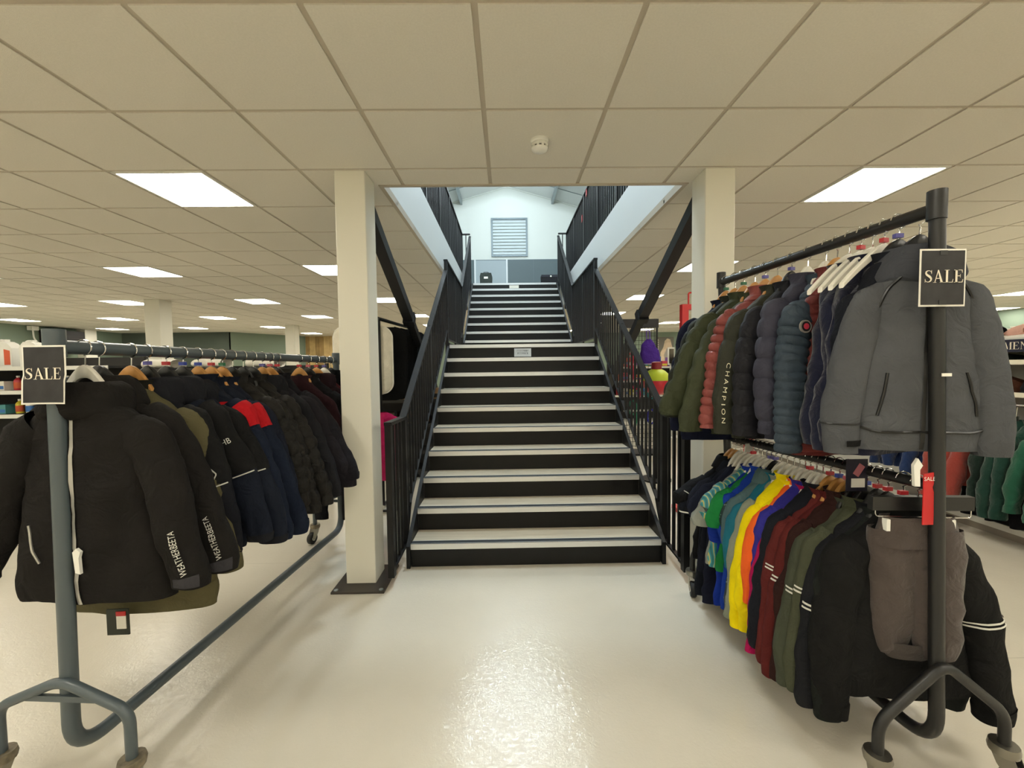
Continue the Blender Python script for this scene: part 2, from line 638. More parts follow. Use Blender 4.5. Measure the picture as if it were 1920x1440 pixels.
# door in upper dado, bag and box on the upper floor
dr = struct(MB().box((-1.06, GYY - .045, UP), (.02, GYY - .021, 5.22)).build('door_1', M_door))
MB().box((-1.12, GYY - .05, UP), (-1.062, GYY - .021, 5.25)).box((.022, GYY - .05, UP), (.08, GYY - .021, 5.25)).build('door_frame', M_white, dr)
for x in (1.0, 2.0, 3.0):
    MB().box((x, GYY - .026, UP), (x + .012, GYY - .0205, 5.25)).build('panel_joint', mat('joint_dark', '66757a', .6), bpy.data.objects['wall_upper_dado'])
bag = thing('carry_case', 'dark grey soft carry case with a pale label on the upper floor', 'case', (-.49, 10.5, UP))
p = [(-.15, 0), (.15, 0), (.165, .06), (.15, .30), (.155, .44), (.13, .525), (-.13, .525), (-.155, .44), (-.15, .30), (-.165, .06)]
MB().prism(p, -.1, .1).build('body', fab('3a3f3c'), bag)
MB().box((-.05, -.106, .38), (.05, -.1, .43)).build('label_patch', M_paper, bag)
MB().tube(fillet([(-.06, 0, .52), (-.06, 0, .56), (.06, 0, .56), (.06, 0, .52)], .02), .008, 6).build('handle', M_rubber, bag)
bx = thing('storage_box', 'low black storage box with a round white catch on the upper floor', 'box', (1.16, 11.0, UP))
MB().box((-.22, -.15, 0), (.22, .15, .50)).build('body', fab('2b2c30'), bx)
MB().box((-.225, -.155, .50), (.225, .155, .56)).build('lid', fab('33343a'), bx)
MB().lathe([(.022, 0), (.022, -.01)], (.02, -.155, .52), 12, 'y').build('catch', M_paper, bx)
sign2 = MB().box((.08, 9.045, 3.125), (.285, 9.052, 3.19)).build('step_notice', M_paper)
tag(sign2, 'small white notice stuck to the topmost stair riser', 'notice')

# ------------------------------------------------------------------ columns
def column(x0, y0, w_, label, plate=True):
    t = thing('column', label, 'column', (x0 + w_ / 2, y0 + w_ / 2, 0))
    h = w_ / 2
    MB().prism([(-h + .004, -h), (h - .004, -h), (h, -h + .004), (h, h - .004), (h - .004, h), (-h + .004, h), (-h, h - .004), (-h, -h + .004)], .012 if plate else 0, CEIL - .001, 'xy').build('shaft', M_column, t)
    if plate:
        MB().box((-h - .06, -h - .11, 0), (h + .085, h + .06, .013)).build('base_plate', M_plate, t)
        bolt = MB().lathe([(.014, 0), (.014, .004), (.008, .007)], (0, 0, .013), 12).mesh('bolt', M_steel)
        for a in (-h - .035, h + .06):
            for b in (-h - .085, h + .035):
                o = link('bolt', bolt, t)
                o.location = (a, b, 0)
    return t


column(-1.082, 2.69, .194, 'cream square column left of the staircase with a bolted base plate')
column(1.293, 2.69, .194, 'cream square column right of the staircase behind the two-tier rack')
column(-6.38, 7.4, .27, 'cream column beyond the grey rail, nearer of the two in the left background', False)
column(-6.34, 11.95, .27, 'cream column far back in front of the timber cladding', False)
# diagonal braces
for x, nm in ((-.985, 'left'), (1.39, 'right')):
    b = thing('diagonal_brace', 'black diagonal steel brace running down behind the %s column' % nm, 'brace', (x, 3, 0))
    MB().bar((0, -.04, 2.605), (0, 1.25, 1.92), .09, .09).build('upper_tube', M_black, b)
    MB().bar((0, 1.25, 1.92), (0, 4.6, .03), .075, .075).build('lower_tube', M_black, b)
    MB().bar((0, 1.20, 1.945), (0, 1.27, 1.91), .11, .12).build('joint_collar', M_black, b)
    MB().box((-.08, 4.5, 0), (.08, 4.72, .02)).build('foot_plate', M_black, b)

# smoke detector
sd = thing('smoke_detector', 'white round smoke detector on the ceiling before the stair opening', 'smoke detector', (.2, 2.353, CEIL))
MB().lathe([(.052, 0), (.052, -.012), (.046, -.018)], n=28).build('base', M_whiteplastic, sd, True)
MB().lathe([(.045, -.018), (.048, -.026), (.047, -.036)], n=28, capt=True).build('body', M_whiteplastic, sd, True)
MB().lathe([(.040, -.034), (.040, -.046)], n=28).build('sensor_chamber', mat('detector_dark', '3a3633', .6), sd)
rib = MB().box((.034, -.006, -.047), (.046, .006, -.033)).mesh('rib', M_whiteplastic)
for q in range(10):
    o = link('rib', rib, sd)
    o.rotation_euler = (0, 0, q * PI / 5)
MB().lathe([(.046, -.045), (.043, -.054), (.03, -.062), (.006, -.065)], n=28).build('cap', M_whiteplastic, sd, True)

# ceiling lights
lf = MB()
for a, b in (((-.288, -.288), (.288, -.270)), ((-.288, .270), (.288, .288)), ((-.288, -.270), (-.270, .270)), ((.270, -.270), (.288, .270))):
    lf.box((a[0], a[1], -.004), (b[0], b[1], .02))
lf = lf.mesh('frame', M_whiteplastic)
ld = MB().box((-.27, -.27, -.001), (.27, .27, .012)).mesh('diffuser', M_diff)
DEP = {-14: 'far behind the viewer', -10: 'behind the viewer', -6: 'just behind the viewer', -2: 'above the viewer', 2: 'in the row level with the front columns', 6: 'in the second row back', 10: 'in the third row back',
       14: 'in the fourth row back', 18: 'in the fifth row back', 22: 'in the last row before the back wall'}
SID = {-20: 'by the left wall', -16: 'fifth column left', -12: 'third left of the stairs', -8: 'second left of the stairs', -4: 'first left of the stairs', 4: 'first right of the stairs',
       8: 'second right of the stairs', 12: 'third right of the stairs', 16: 'fourth right of the stairs', 20: 'by the right wall'}
SID[0] = 'on the stair axis'
SID[-16] = 'fourth left of the stairs'
for i, j in sorted(lights):
    if GY + G * j < YF or GY + G * (j + 1) > YB or (i in (-20, -16) and j == 22):
        continue
    t = thing('ceiling_light', 'square ceiling light %s, %s' % (DEP[j], SID[i]), 'ceiling light', (GX + G * i + .3, GY + G * j + .3, CEIL), group='square ceiling light panels')
    link('frame', lf, t)
    link('diffuser', ld, t)

# ------------------------------------------------------------------ staircase
SX0, SX1, RISE, GO, Y1, Y11 = -.705, 1.098, .171, .249, 2.915, 7.08
st = thing('staircase', 'straight black staircase with aluminium nosings climbing to the upper floor', 'staircase', (.2, Y1, 0))


def S(m, name, mt, sm=False):
    """build in world coords under the staircase"""
    m.v = [(x - .2, y - Y1, z) for x, y, z in m.v]
    return m.build(name, mt, st, sm)


M_ins = mat('nosing_insert', '2a2d30', .8, spec=.2)
for kk in range(1, 20):
    if kk <= 10:
        y = Y1 + GO * (kk - 1)
        dep = GO + .02 if kk < 10 else Y11 - y + .02
    else:
        y = Y11 + GO * (kk - 11)
        dep = GO + .02 if kk < 19 else .24
    z = RISE * kk if kk < 19 else UP + .004
    tr = S(MB().box((SX0, y + .004, z - .03), (SX1, y + dep, z)), 'tread', M_oak)
    n = MB().box((SX0 - .002, y - .002, z - .040), (SX1 + .002, y + .003, z + .002)).box((SX0 - .002, y - .002, z + .0002), (SX1 + .002, y + .008, z + .002)).box((SX0 - .002, y + .052, z + .0002), (SX1 + .002, y + .056, z + .002))
    n.v = [(a - .2, b - Y1, c) for a, b, c in n.v]
    n.build('nosing', M_alu, tr)
    n = MB().box((SX0, y + .008, z + .0001), (SX1, y + .052, z + .0018))
    n.v = [(a - .2, b - Y1, c) for a, b, c in n.v]
    n.build('nosing_insert', M_ins, tr)
    zb = 0 if kk == 1 else (RISE * (kk - 1))
    S(MB().box((SX0, y + .012, zb), (SX1, y + .03, z - .03)), 'riser', M_riser)
for x0, x1 in ((SX0 - .03, SX0 - .004), (SX1 + .004, SX1 + .03)):
    sl = RISE / GO
    for ya, za, yb, zb in ((Y1 - .02, RISE, Y1 + 9 * GO, RISE * 10), (Y11 - .05, RISE * 11 - .03, Y11 + 8 * GO, RISE * 19)):
        p = [(ya, za - .01), (yb, zb - .01), (yb + .12, zb - .04), (yb + .12, zb - .30), (ya + .25, max(0, za - .30 + .25 * sl)), (ya, max(0, za - .30))]
        S(MB().prism(p, x0, x1, 'yz'), 'stringer', M_black)
    S(MB().box((x0, Y1 + 9 * GO, 1.45), (x1, Y11 + .1, 1.735)), 'stringer', M_black)
# legs below the landing
for x in (SX0 + .1, SX1 - .1):
    for y in (5.5, 7.0):
        S(MB().box((x - .05, y - .05, 0), (x + .05, y + .05, 1.66)), 'landing_post', M_black)
sg = thing('riser_sign', 'white notice with two grey lines stuck to the riser below the landing', 'notice', (.2, 5.13, 1.605))
MB().box((-.105, 0, -.052), (.105, .006, .05)).build('card', mat('sign_silver', 'c3c5c6', .5), sg)
q_ = MB()
rr = random.Random(5)
for row_, zz in enumerate((.012, -.022)):
    x = -.07 + .004 * row_
    while x < .065:
        ww = rr.uniform(.010, .016)
        q_.box((x, -.0015, zz), (x + ww * .35, 0, zz + .022)).box((x, -.0015, zz + rr.choice((0, .009, .018))), (x + ww, 0, zz + .022))
        x += ww + .005
q_.build('lettering', mat('sign_grey_ink', '8a8c8d', .6), sg)


# ------------------------------------------------------------------ railings
def stair_rail(name, label, X):
    t = thing(name, label, 'railing', (X, 2.7, 0))

    def L(m, nm, mt=M_black):
        m.v = [(x, y - 2.7, z) for x, y, z in m.v]
        return m.build(nm, mt, t)
    hw = .05
    hr = MB()
    # lower flight
    y0, y1 = 3.05, 5.42
    z0, z1 = 1.065, 1.065 + (y1 - y0) * RISE / GO
    hr.bar((0, 2.66, 1.075), (0, y0 + .02, 1.065), hw, .022)
    hr.bar((0, y0, z0), (0, y1, z1), hw, .022)
    L(hr, 'handrail')
    L(MB().bar((0, y1 - .02, 2.815), (0, 7.28, 2.815), hw, .022), 'handrail')
    zt = 4.29
    L(MB().bar((0, 7.25, 2.815), (0, 9.22, zt), hw, .022), 'handrail')
    # bottom rails, close to the nosing line
    def nose1(y): return RISE + (y - Y1) * RISE / GO
    def nose2(y): return RISE * 11 + (y - Y11) * RISE / GO
    L(MB().bar((0, 2.66, .10), (0, 3.05, .12), .03, .016), 'bottom_rail')
    L(MB().bar((0, 3.05, .12), (0, 3.2, nose1(3.2) + .02), .03, .016), 'bottom_rail')
    L(MB().bar((0, 3.18, nose1(3.18) + .03), (0, y1, nose1(y1) + .03), .03, .016), 'bottom_rail')
    L(MB().bar((0, y1, 1.80), (0, 7.2, 1.80), .03, .016), 'bottom_rail')
    L(MB().bar((0, 7.1, nose2(7.1) + .03), (0, 9.2, nose2(9.2) + .03), .03, .016), 'bottom_rail')
    # posts
    for y, za, zb in ((2.68, .06, 1.075), (3.06, .12, 1.065), (5.42, 1.5, 2.825), (7.26, 1.5, 2.815), (9.2, 3.0, 4.29)):
        L(MB().box((-.02, y - .025, za), (.02, y + .025, zb)), 'post')
    for y in (4.2, 6.3, 8.2):
        if y < 5: a, b = nose1(y), z0 + (y - y0) * RISE / GO
        elif y < 7: a, b = 1.6, 2.81
        else: a, b = nose2(y), 2.815 + (y - 7.25) * (zt - 2.815) / 1.97
        L(MB().box((-.012, y - .025, a - .1), (.012, y + .025, b)), 'post')
    # balusters
    def bal(y, a, b):
        L(MB().box((-.009, y - .010, a), (.009, y + .010, b - .008)), 'baluster')
    for y in (2.78, 2.87, 2.96):
        bal(y, .11, 1.07)
    y = 3.16
    while y < 5.35:
        if abs(y - 4.2) > .05:
            bal(y, max(.12, nose1(y) + .03), z0 + (y - y0) * RISE / GO)
        y += .1
    y = 5.52
    while y < 7.2:
        if abs(y - 6.3) > .05:
            bal(y, 1.80, 2.81)
        y += .1
    y = 7.36
    while y < 9.15:
        if abs(y - 8.2) > .05:
            bal(y, nose2(y) + .03, 2.815 + (y - 7.25) * (zt - 2.815) / 1.97)
        y += .1
    # fixing bolts through the stringer
    return t


stair_rail('stair_railing', 'black steel balustrade with flat handrail on the left side of the stairs', -.775)
stair_rail('stair_railing', 'black steel balustrade with flat handrail on the right side of the stairs', 1.172)


def balcony(label, X, xin):
    t = thing('balcony_railing', label, 'railing', (X, OY0, UP))
    ln = 9.24 - OY0
    MB().box((-.025, -.1, 1.085), (.025, ln, 1.11)).build('top_rail', M_black, t)
    MB().box((-.015, -.1, .08), (.015, ln, .10)).build('bottom_rail', M_black, t)
    s = 1 if xin > X else -1
    a, b = sorted((s * .02, xin - X))
    MB().box((a, ln - .05, 1.085), (b, ln, 1.11)).build('return_rail', M_black, t)
    MB().box((a, ln - .04, .08), (b, ln - .01, .10)).build('bottom_rail', M_black, t)
    pm = MB().box((-.02, -.025, 0), (.02, .025, 1.09)).mesh('post', M_black)
    y = .05
    while y < ln:
        o = link('post', pm, t)
        o.location = (0, y, 0)
        y += 1.04
    o = link('post', pm, t)
    o.location = (0, ln - .025, 0)
    bm_ = MB().box((-.009, -.010, .09), (.009, .010, 1.09)).mesh('baluster', M_black)
    y = .15
    while y < ln - .06:
        o = link('baluster', bm_, t)
        o.location = (0, y, 0)
        y += .099
    for f in (.5,):
        o = link('baluster', bm_, t)
        o.location = ((xin - X) * f, ln - .02, 0)
    return t


balcony('black upper floor balustrade along the left edge of the stair opening', -.955, -.77)
balcony('black upper floor balustrade along the right edge of the stair opening', 1.365, 1.17)
# ------------------------------------------------------------------ cloth lofts
class Loft:
    """tube of cloth through keys (x, y, z, rx, ry); s runs 0..1 from first key to last, angle -90 degrees faces the front"""

    def __init__(s, keys, lateral=None, seed=0, fold=.010, fine=.004, quilt=None, nt=30, nr=34, pw=.85, vfreq=3.0):
        K = np.array(keys, float)
        d = np.r_[0, np.cumsum(np.linalg.norm(np.diff(K[:, :3], axis=0), axis=1))]
        s.len = d[-1]
        if quilt:
            nr = max(nr, int(s.len / quilt[0] * 7))
        s.nr, s.nt = nr, nt
        N = 160
        u = np.linspace(0, d[-1], N)
        A = np.stack([np.interp(u, d, K[:, i]) for i in range(5)], 1)
        for _ in range(2):
            B = np.vstack([2 * A[0] - A[3:0:-1], A, 2 * A[-1] - A[-2:-5:-1]])
            A = sum(B[i:i + N] for i in range(7)) / 7
        s.A = A
        if lateral is not None:
            s.lat = np.tile(np.array(lateral, float), (N, 1))
        else:
            t = np.gradient(A[:, :3], axis=0)
            l = np.stack([-t[:, 2], 0 * t[:, 0], t[:, 0]], 1)
            l /= np.linalg.norm(l, axis=1)[:, None] + 1e-9
            if l[N // 2, 0] < 0:
                l = -l
            s.lat = l
        s.seed, s.fold, s.fine, s.quilt, s.pw, s.vf = seed * 7.31, fold, fine, quilt, pw, vfreq

    def point(s, u, th, off=0.):
        f = min(max(u, 0), 1) * 159
        i = min(int(f), 158)
        t = f - i
        a = s.A[i] * (1 - t) + s.A[i + 1] * t
        l = s.lat[i] * (1 - t) + s.lat[i + 1] * t
        c, n = math.cos(th), math.sin(th)
        cc = math.copysign(abs(c) ** s.pw, c)
        nn = math.copysign(abs(n) ** s.pw, n)
        p = Vector((a[0] + l[0] * a[3] * cc, a[1] + l[1] * a[3] * cc + a[4] * nn, a[2] + l[2] * a[3] * cc))
        dr = Vector((l[0] * c, n + l[1] * c, l[2] * c)).normalized()
        sd = s.seed
        k = off
        ph = 2.2 * noise.noise(Vector((p.x * 3 + sd, p.y * 3, p.z * 2)))
        k += s.fold * noise.noise(Vector((p.x * 9 + sd + ph, p.y * 9, p.z * s.vf)))
        k += s.fine * noise.noise(Vector((p.x * 26 + sd, p.y * 26, p.z * 20)))
        if not s.quilt:
            k += s.fold * .9 * (.25 - abs(noise.noise(Vector((p.x * 11 + p.z * 5 + sd, p.y * 8, p.z * 7 - p.x * 6)))))
        if s.quilt:
            pit, amp = s.quilt[:2]
            w_ = abs(math.sin(PI * u * s.len / pit + .25 * noise.noise(Vector((th, p.z * 6, sd))))) ** .36
            k += (w_ - .82) * amp * 1.15
            k += amp * .25 * noise.noise(Vector((p.x * 45 + sd, p.y * 45, p.z * 12))) * w_
            if len(s.quilt) > 2:            # brick-wise vertical stitching
                rowi = int(u * s.len / pit)
                v_ = abs(math.sin(th * s.quilt[2] + (rowi % 2) * PI / 2)) ** .4
                k += (v_ - .8) * amp * .6
        return p + dr * k

    def mb(s, u0=0., u1=1., off=0., th0=None, th1=None, nr=None):
        m = MB()
        nr = nr or max(4, int(s.nr * (u1 - u0)))
        if th0 is None:
            ths = [2 * PI * k / s.nt for k in range(s.nt)]
            n = s.nt
            for i in range(nr + 1):
                u = u0 + (u1 - u0) * i / nr
                m.v += [tuple(s.point(u, t, off)) for t in ths]
            for i in range(nr):
                for k in range(n):
                    m.f.append((i * n + k, i * n + (k + 1) % n, (i + 1) * n + (k + 1) % n, (i + 1) * n + k))
        else:
            n = max(3, int(abs(th1 - th0) / (2 * PI) * s.nt) + 2)
            for i in range(nr + 1):
                u = u0 + (u1 - u0) * i / nr
                m.v += [tuple(s.point(u, th0 + (th1 - th0) * k / (n - 1), off)) for k in range(n)]
            for i in range(nr):
                for k in range(n - 1):
                    m.f.append((i * n + k, i * n + k + 1, (i + 1) * n + k + 1, (i + 1) * n + k))
        return m

    def ribbon(s, path, r=.003, off=.002):
        """round cord lying on the cloth along [(u, angle)...]"""
        P = np.array(path, float)
        t = np.linspace(0, len(P) - 1, max(8, 6 * (len(P) - 1)))
        pts = [s.point(np.interp(q, range(len(P)), P[:, 0]), np.interp(q, range(len(P)), P[:, 1]), off) for q in t]
        return MB().tube(pts, r, 6)

    def text(s, word, u0, th0, size, along=True, squeeze=1., off=.005, flip=1):
        V, F = text_mesh(word, size)
        m = MB()
        f = min(int(u0 * 159), 158)
        rx = s.A[f][3]
        out = []
        for x, y, _ in V:
            x *= squeeze
            if along:                       # reads up (flip=1) or down the sleeve
                u = u0 - flip * x / s.len
                th = th0 - flip * y / rx * 1.0
            else:
                u = u0 - y / s.len
                th = th0 + x / rx
            out.append(tuple(s.point(u, th, off)))
        return m.add(out, F)


# ------------------------------------------------------------------ hangers
def hanger_mesh(half, drop, band, mt, name='bar', ex=1.3):
    n = 14
    top, bot = [], []
    for k in range(n + 1):
        x = -half + 2 * half * k / n
        a = abs(x) / half
        z = -drop * a ** ex
        b = band * (1 - .45 * a)
        top.append((x, z))
        bot.append((x, z - b))
    m = MB()
    poly = top + bot[::-1]
    P = []
    for yy, ins in ((-.009, .004), (-.006, 0), (.006, 0), (.009, .004)):
        ring = [(x * (1 - ins), yy + .06 * (x * x), z - (ins if i <= n else -ins)) for i, (x, z) in enumerate(poly)]
        P.append(ring)
    N = len(poly)
    for ring in P:
        m.v += ring
    for a in range(3):
        for k in range(N):
            m.f.append((a * N + k, a * N + (k + 1) % N, (a + 1) * N + (k + 1) % N, (a + 1) * N + k))
    for k in range(n):
        m.f.append((k, k + 1, N - 2 - k, N - 1 - k)[::-1])
        o = 3 * N
        m.f.append((o + k, o + k + 1, o + N - 2 - k, o + N - 1 - k))
    return m.mesh(name, mt, True)


HANG = {}
for nm, mt in (('wood', M_wood), ('white', M_whang), ('black', M_bhang)):
    HANG[nm] = hanger_mesh(.078, .09, .045, mt, ex=1.6)
    HANG[nm + '_wide'] = hanger_mesh(.205, .15, .036, mt, ex=1.25)


def hook_mesh(rad, top):
    pts = [(0, 0, -.03), (0, 0, top - rad - .012)]
    for k in range(13):
        a = -PI / 2 + (k / 12) * (PI * 1.45)
        pts.append((rad * math.cos(a) * -1 if False else rad * math.cos(a), 0, top + rad * math.sin(a)))
    pts[1] = (.004, 0, top - rad - .006)
    return MB().tube(fillet(pts[:3], .01, 3)[:-1] + pts[2:], .0024, 6).mesh('hook', M_chrome, True)


HOOK = hook_mesh(.0265, .06)
CLIP = {k_: MB().box((-.013, -.008, .003), (.013, .008, .018)).mesh('size_clip', m_) for k_, m_ in HC.items()}
HCOL = {'wood': 'wooden', 'white': 'white plastic', 'black': 'black plastic'}


def hanger(style, pos, rz, of, clip=None, group=None, tilt=0.):
    cname = HCOL[style.split('_')[0]]
    t = thing('clothes_hanger', '%s hanger inside the %s' % (cname, of), 'hanger', pos, rz, group)
    link('bar', HANG[style], t)
    link('hook', HOOK, t)
    if clip:
        link('size_clip', CLIP[clip], t)
    return t


GN = 0


def garment(name, label, cat, pos, col, rz=0., L=.72, sw=.205, hw=.25, th=.045, sp=.30, cz=-.74, sr=.066, cr=.05, cy=-.02, sleeves=True, slen=None,
            quilt=None, qs=None, collar='stand', ccol=None, scol=None, fold=.017, zipc=None, group=None, mats=None, hangs=None, clip=None, short=None,
            cuff=None, hemband=None, lsp=None, sheen=0., rough=.85, dx=0., sleevetop=None, yoke=None, ox=0., hoodscale=1.):
    """a top on a hanger: body, two sleeves, collar or hood and trimmings"""
    global GN
    GN += 1
    sd = GN
    rz = math.radians(rz)
    hpos = Vector(pos) + Vector((ox, 0, 0))
    pos = Vector(pos) + Vector((ox, 0, -.03 - .012 * (1 + math.sin(GN * 2.4))))
    L -= .03
    cz += .03
    t = thing(name, label, cat, pos, rz, group)
    cm = mats or fab(col, rough, sheen)
    sm = fab(scol, rough, sheen) if scol else cm
    km = fab(ccol, rough, sheen) if ccol else cm
    nk = .068
    hem = -L
    body = Loft([(0, 0, -.04, nk, .046), (0, 0, -.065, nk + .025, .05), (0, 0, -.10, sw * .68, .05), (0, 0, -.15, sw * .92, .048), (0, 0, -.205, sw * 1.0, th + .004),
                 (dx * .3, 0, -.30, sw * 1.0, th + .008), (dx * .6, 0, (hem - .3) / 2, (sw + hw) / 2, th + .01), (dx, 0, hem + .05, hw, th + .008), (dx, 0, hem, hw - .006, th + .002)],
                (1, 0, 0), sd, fold, .004, quilt, 44, 50, .82)
    bo = body.mb().build('body', cm, t, True)
    out = {'t': t, 'body': body, 'bo': bo}
    if hemband:
        body.mb(1 - hemband / body.len, 1.0, .003).build('hem_band', km if hemband and ccol else cm, bo, True)
    if sleeves:
        for sgn, side in ((1, 'R'), (-1, 'L')):
            spx = sp if sgn > 0 else (lsp or sp)
            x0 = sgn * (sw - .055)
            xe, ze = sgn * spx, cz
            if slen:
                f = slen
                xe = x0 + (sgn * spx - x0) * f
                ze = -.17 + (cz + .17) * f
            bend = .35
            jit = .012 * math.sin(sd * 3.1 + sgn)
            keys = [(x0, 0, -.155, sr * .7, sr * .55), (sgn * (sw - .008), -.004, -.20, sr, sr * .66),
                    (sgn * (sw + .002) + (xe - sgn * sw) * bend + sgn * .012, cy * .4, -.185 + (ze + .185) * bend, sr * .96, sr * .68),
                    (sgn * sw + (xe - sgn * sw) * .72 + sgn * .012 + jit, cy * .8, -.185 + (ze + .185) * .72, (sr + cr) / 2, (sr + cr) / 2 * .68),
                    (xe, cy, ze + .04, cr, cr * .66), (xe, cy, ze, cr * .9, cr * .62)]
            sl = Loft(keys, None, sd * 2 + sgn, fold * 1.0, .004, qs or quilt, 26, 38, .9)
            so = sl.mb().build('sleeve', sm, t, True)
            if cuff:
                sl.mb(1 - cuff / sl.len, 1.0, .003).build('cuff', km if ccol else sm, so, True)
            if sleevetop:
                sl.mb(0, sleevetop[1], .003).build('shoulder_panel', fab(sleevetop[0]), so, True)
            out[side] = sl
            out[side + 'o'] = so
    if yoke:
        body.mb(yoke[1], yoke[2], .004).build('yoke', fab(yoke[0]), bo, True)
    if collar == 'stand':
        cl = Loft([(0, 0, -.075, nk + .02, .05), (0, 0, -.045, nk + .004, .052), (0, .004, -.022, nk + .004, .055), (0, .008, -.006, nk + .012, .058)], (1, 0, 0), sd + 50, .006, .002, None, 26, 10, .9)
        cl.mb().build('collar', km, t, True)
    elif collar == 'hood':
        hk = [(0, 0, -.05, .06, .045), (0, .002, -.008, .074, .058), (0, .010, .006, .092, .074), (0, .016, -.012, .118, .086), (0, .014, -.055, .140, .090), (0, .006, -.10, .150, .082), (0, 0, -.122, .140, .062), (0, 0, -.128, .118, .05)]
        cl = Loft([(a * hoodscale, b * hoodscale, c - .01, d * hoodscale, e_ * hoodscale) for a, b, c, d, e_ in hk], (1, 0, 0), sd + 50, .022, .006, None, 36, 22, .9, 6.0)
        cl.mb().build('hood', km, t, True)
    elif collar == 'crew':
        pp = [((nk + .012) * math.cos(a), .05 * math.sin(a) - .004, -.062 - .018 * (math.sin(a) < 0) * abs(math.sin(a))) for a in np.linspace(0, 2 * PI, 25)]
        MB().tube(pp, .008, 8, False).build('neckband', km, t, True)
    elif collar == 'polo':
        cl = Loft([(0, .004, -.008, nk + .004, .054), (0, .002, -.018, nk + .018, .062), (0, 0, -.05, nk + .04, .064), (0, -.002, -.075, nk + .055, .062)], (1, 0, 0), sd + 50, .004, .002, None, 26, 10, .9)
        cl.mb().build('collar', km, t, True)
    if zipc:
        body.mb(.06, .995, .0035, -PI / 2 - .013, -PI / 2 + .013, 24).build('zip', zipc, bo)
    if hangs:
        hanger(hangs, hpos, rz, short or label, clip, 'hangers on the sale racks')
    return out


# ------------------------------------------------------------------ grey rail on the left
PA, PB = Vector((-1.497, 1.39, 1.525)), Vector((-1.37, 3.33, 1.505))


def railL(y, drop=.06):
    t = (y - PA.y) / (PB.y - PA.y)
    p = PA.lerp(PB, t)
    p.z -= drop
    return p


RZL = math.degrees(math.atan2(-(PB.x - PA.x), PB.y - PA.y))      # square to the rail


def castor(parent, p, rz=0., rust=False):
    c = MB()
    hm = mat('castor_metal', '8d897f', .3, .9)
    x, y, z = p
    k = 1.55
    MB().lathe([(.024 * k, .098 * k), (.026 * k, .088 * k), (.024 * k, .078 * k)], (x, y, z), 16).build('castor_collar', mat('rusty_collar', '7d7462', .5, .5, var=.4, vscale=40) if rust else hm, parent, True)
    f = MB()
    d = Vector((math.sin(rz), -math.cos(rz), 0))
    r_ = Vector((math.cos(rz), math.sin(rz), 0))
    for s in (-1, 1):
        o = r_ * (.014 * s * k)
        P = [(-.016, .08), (.020, .08), (.034, .04), (.030, .024), (.016, .024), (-.006, .055)]
        V = []
        for th_ in (-.0015, .0015):
            for a, b in P:
                q = Vector((x, y, z)) + o + r_ * th_ + d * a * k
                V.append((q.x, q.y, z + b * k))
        f.add(V, [tuple(range(6)), tuple(range(11, 5, -1))] + [(i, i + 6, (i + 1) % 6 + 6, (i + 1) % 6) for i in range(6)])
    f.build('castor_fork', hm, parent)
    w0 = Vector((x, y, z + .0305 * k)) + d * .024 * k
    V, F = [], []
    m = MB()
    n = 20
    prof = [(.010, -.011), (.027, -.011), (.030, -.007), (.030, .007), (.027, .011), (.010, .011)]
    for r, h in prof:
        for q in range(n):
            a = 2 * PI * q / n
            q = w0 + r_ * h * k + d * (r * k * math.cos(a)) + Vector((0, 0, r * k * math.sin(a)))
            m.v.append(tuple(q))
    for i in range(5):
        for q in range(n):
            m.f.append((i * n + q, i * n + (q + 1) % n, (i + 1) * n + (q + 1) % n, (i + 1) * n + q))
    m.build('castor_wheel', M_rubber, parent, True)
    MB().tube([w0 - r_ * .013 * k, w0 + r_ * .013 * k], .011 * k, 12).build('wheel_hub', M_whiteplastic, parent)


def rack(label, mt, a_top, b_top, a_bot, b_bot, low=None, rad=.021, lean=0., half=.22, brace=True, rust=False, vapex=.42, cast=True, knee=.17):
    t = thing('clothes_rack', label, 'clothes rack', (a_bot.x, a_bot.y, 0))
    o = Vector((a_bot.x, a_bot.y, 0))

    def W(m, nm, m2=mt, sm=True):
        m.v = [(x - o.x, y - o.y, z) for x, y, z in m.v]
        return m.build(nm, m2, t, sm)
    W(MB().tube([a_top, b_top], rad, 16), 'hanging_rail')
    # one bent tube: post, floor bar, post
    za = .13
    A0 = Vector((a_bot.x, a_bot.y, za))
    B0 = Vector((b_bot.x, b_bot.y, za))
    up = Vector((0, 0, .055))
    pts = fillet([a_top + up, A0, B0, b_top + up], .12, 10)
    W(MB().tube(pts, rad, 16), 'frame_tube')
    for e in (a_top, b_top):
        dvec = (A0 - a_top).normalized()
        W(MB().tube([e + up + Vector((0, 0, .002)), e - Vector((0, 0, .035))], rad + .0045, 16), 'top_collar')
    if low:
        W(MB().tube([low[0], low[1]], rad * .92, 16), 'lower_rail')
    d = (B0 - A0).normalized()
    r = Vector((d.y, -d.x, 0))
    for base, sgn in ((A0, -1), (B0, 1)):
        top_ = a_top if sgn < 0 else b_top
        ap = base.lerp(top_, (vapex - za) / (top_.z - za))
        h1 = ap + r * half - Vector((0, 0, knee))
        h2 = ap - r * half - Vector((0, 0, knee))
        g1, g2 = Vector((h1.x, h1.y, .145)), Vector((h2.x, h2.y, .145))
        out_ = d * (sgn * .024)
        W(MB().tube(fillet([g1 + out_, h1 + out_, ap + out_ + Vector((0, 0, .0))], .05, 6)[:-1] + fillet([h1 + out_, ap + out_, h2 + out_], .05, 6)[1:-1] + fillet([ap + out_, h2 + out_, g2 + out_], .05, 6)[1:], .0165, 14), 'leg_frame')
        if brace:
            W(MB().bar(ap.lerp(h1, .62) + out_, ap.lerp(h2, .62) + out_, .012, .02), 'leg_brace', mt, False)
        if cast:
            for g in (g1, g2):
                castor(t, (g.x + out_.x - o.x, g.y + out_.y - o.y, 0), .4 if g is g1 else -.3, rust)
    return t


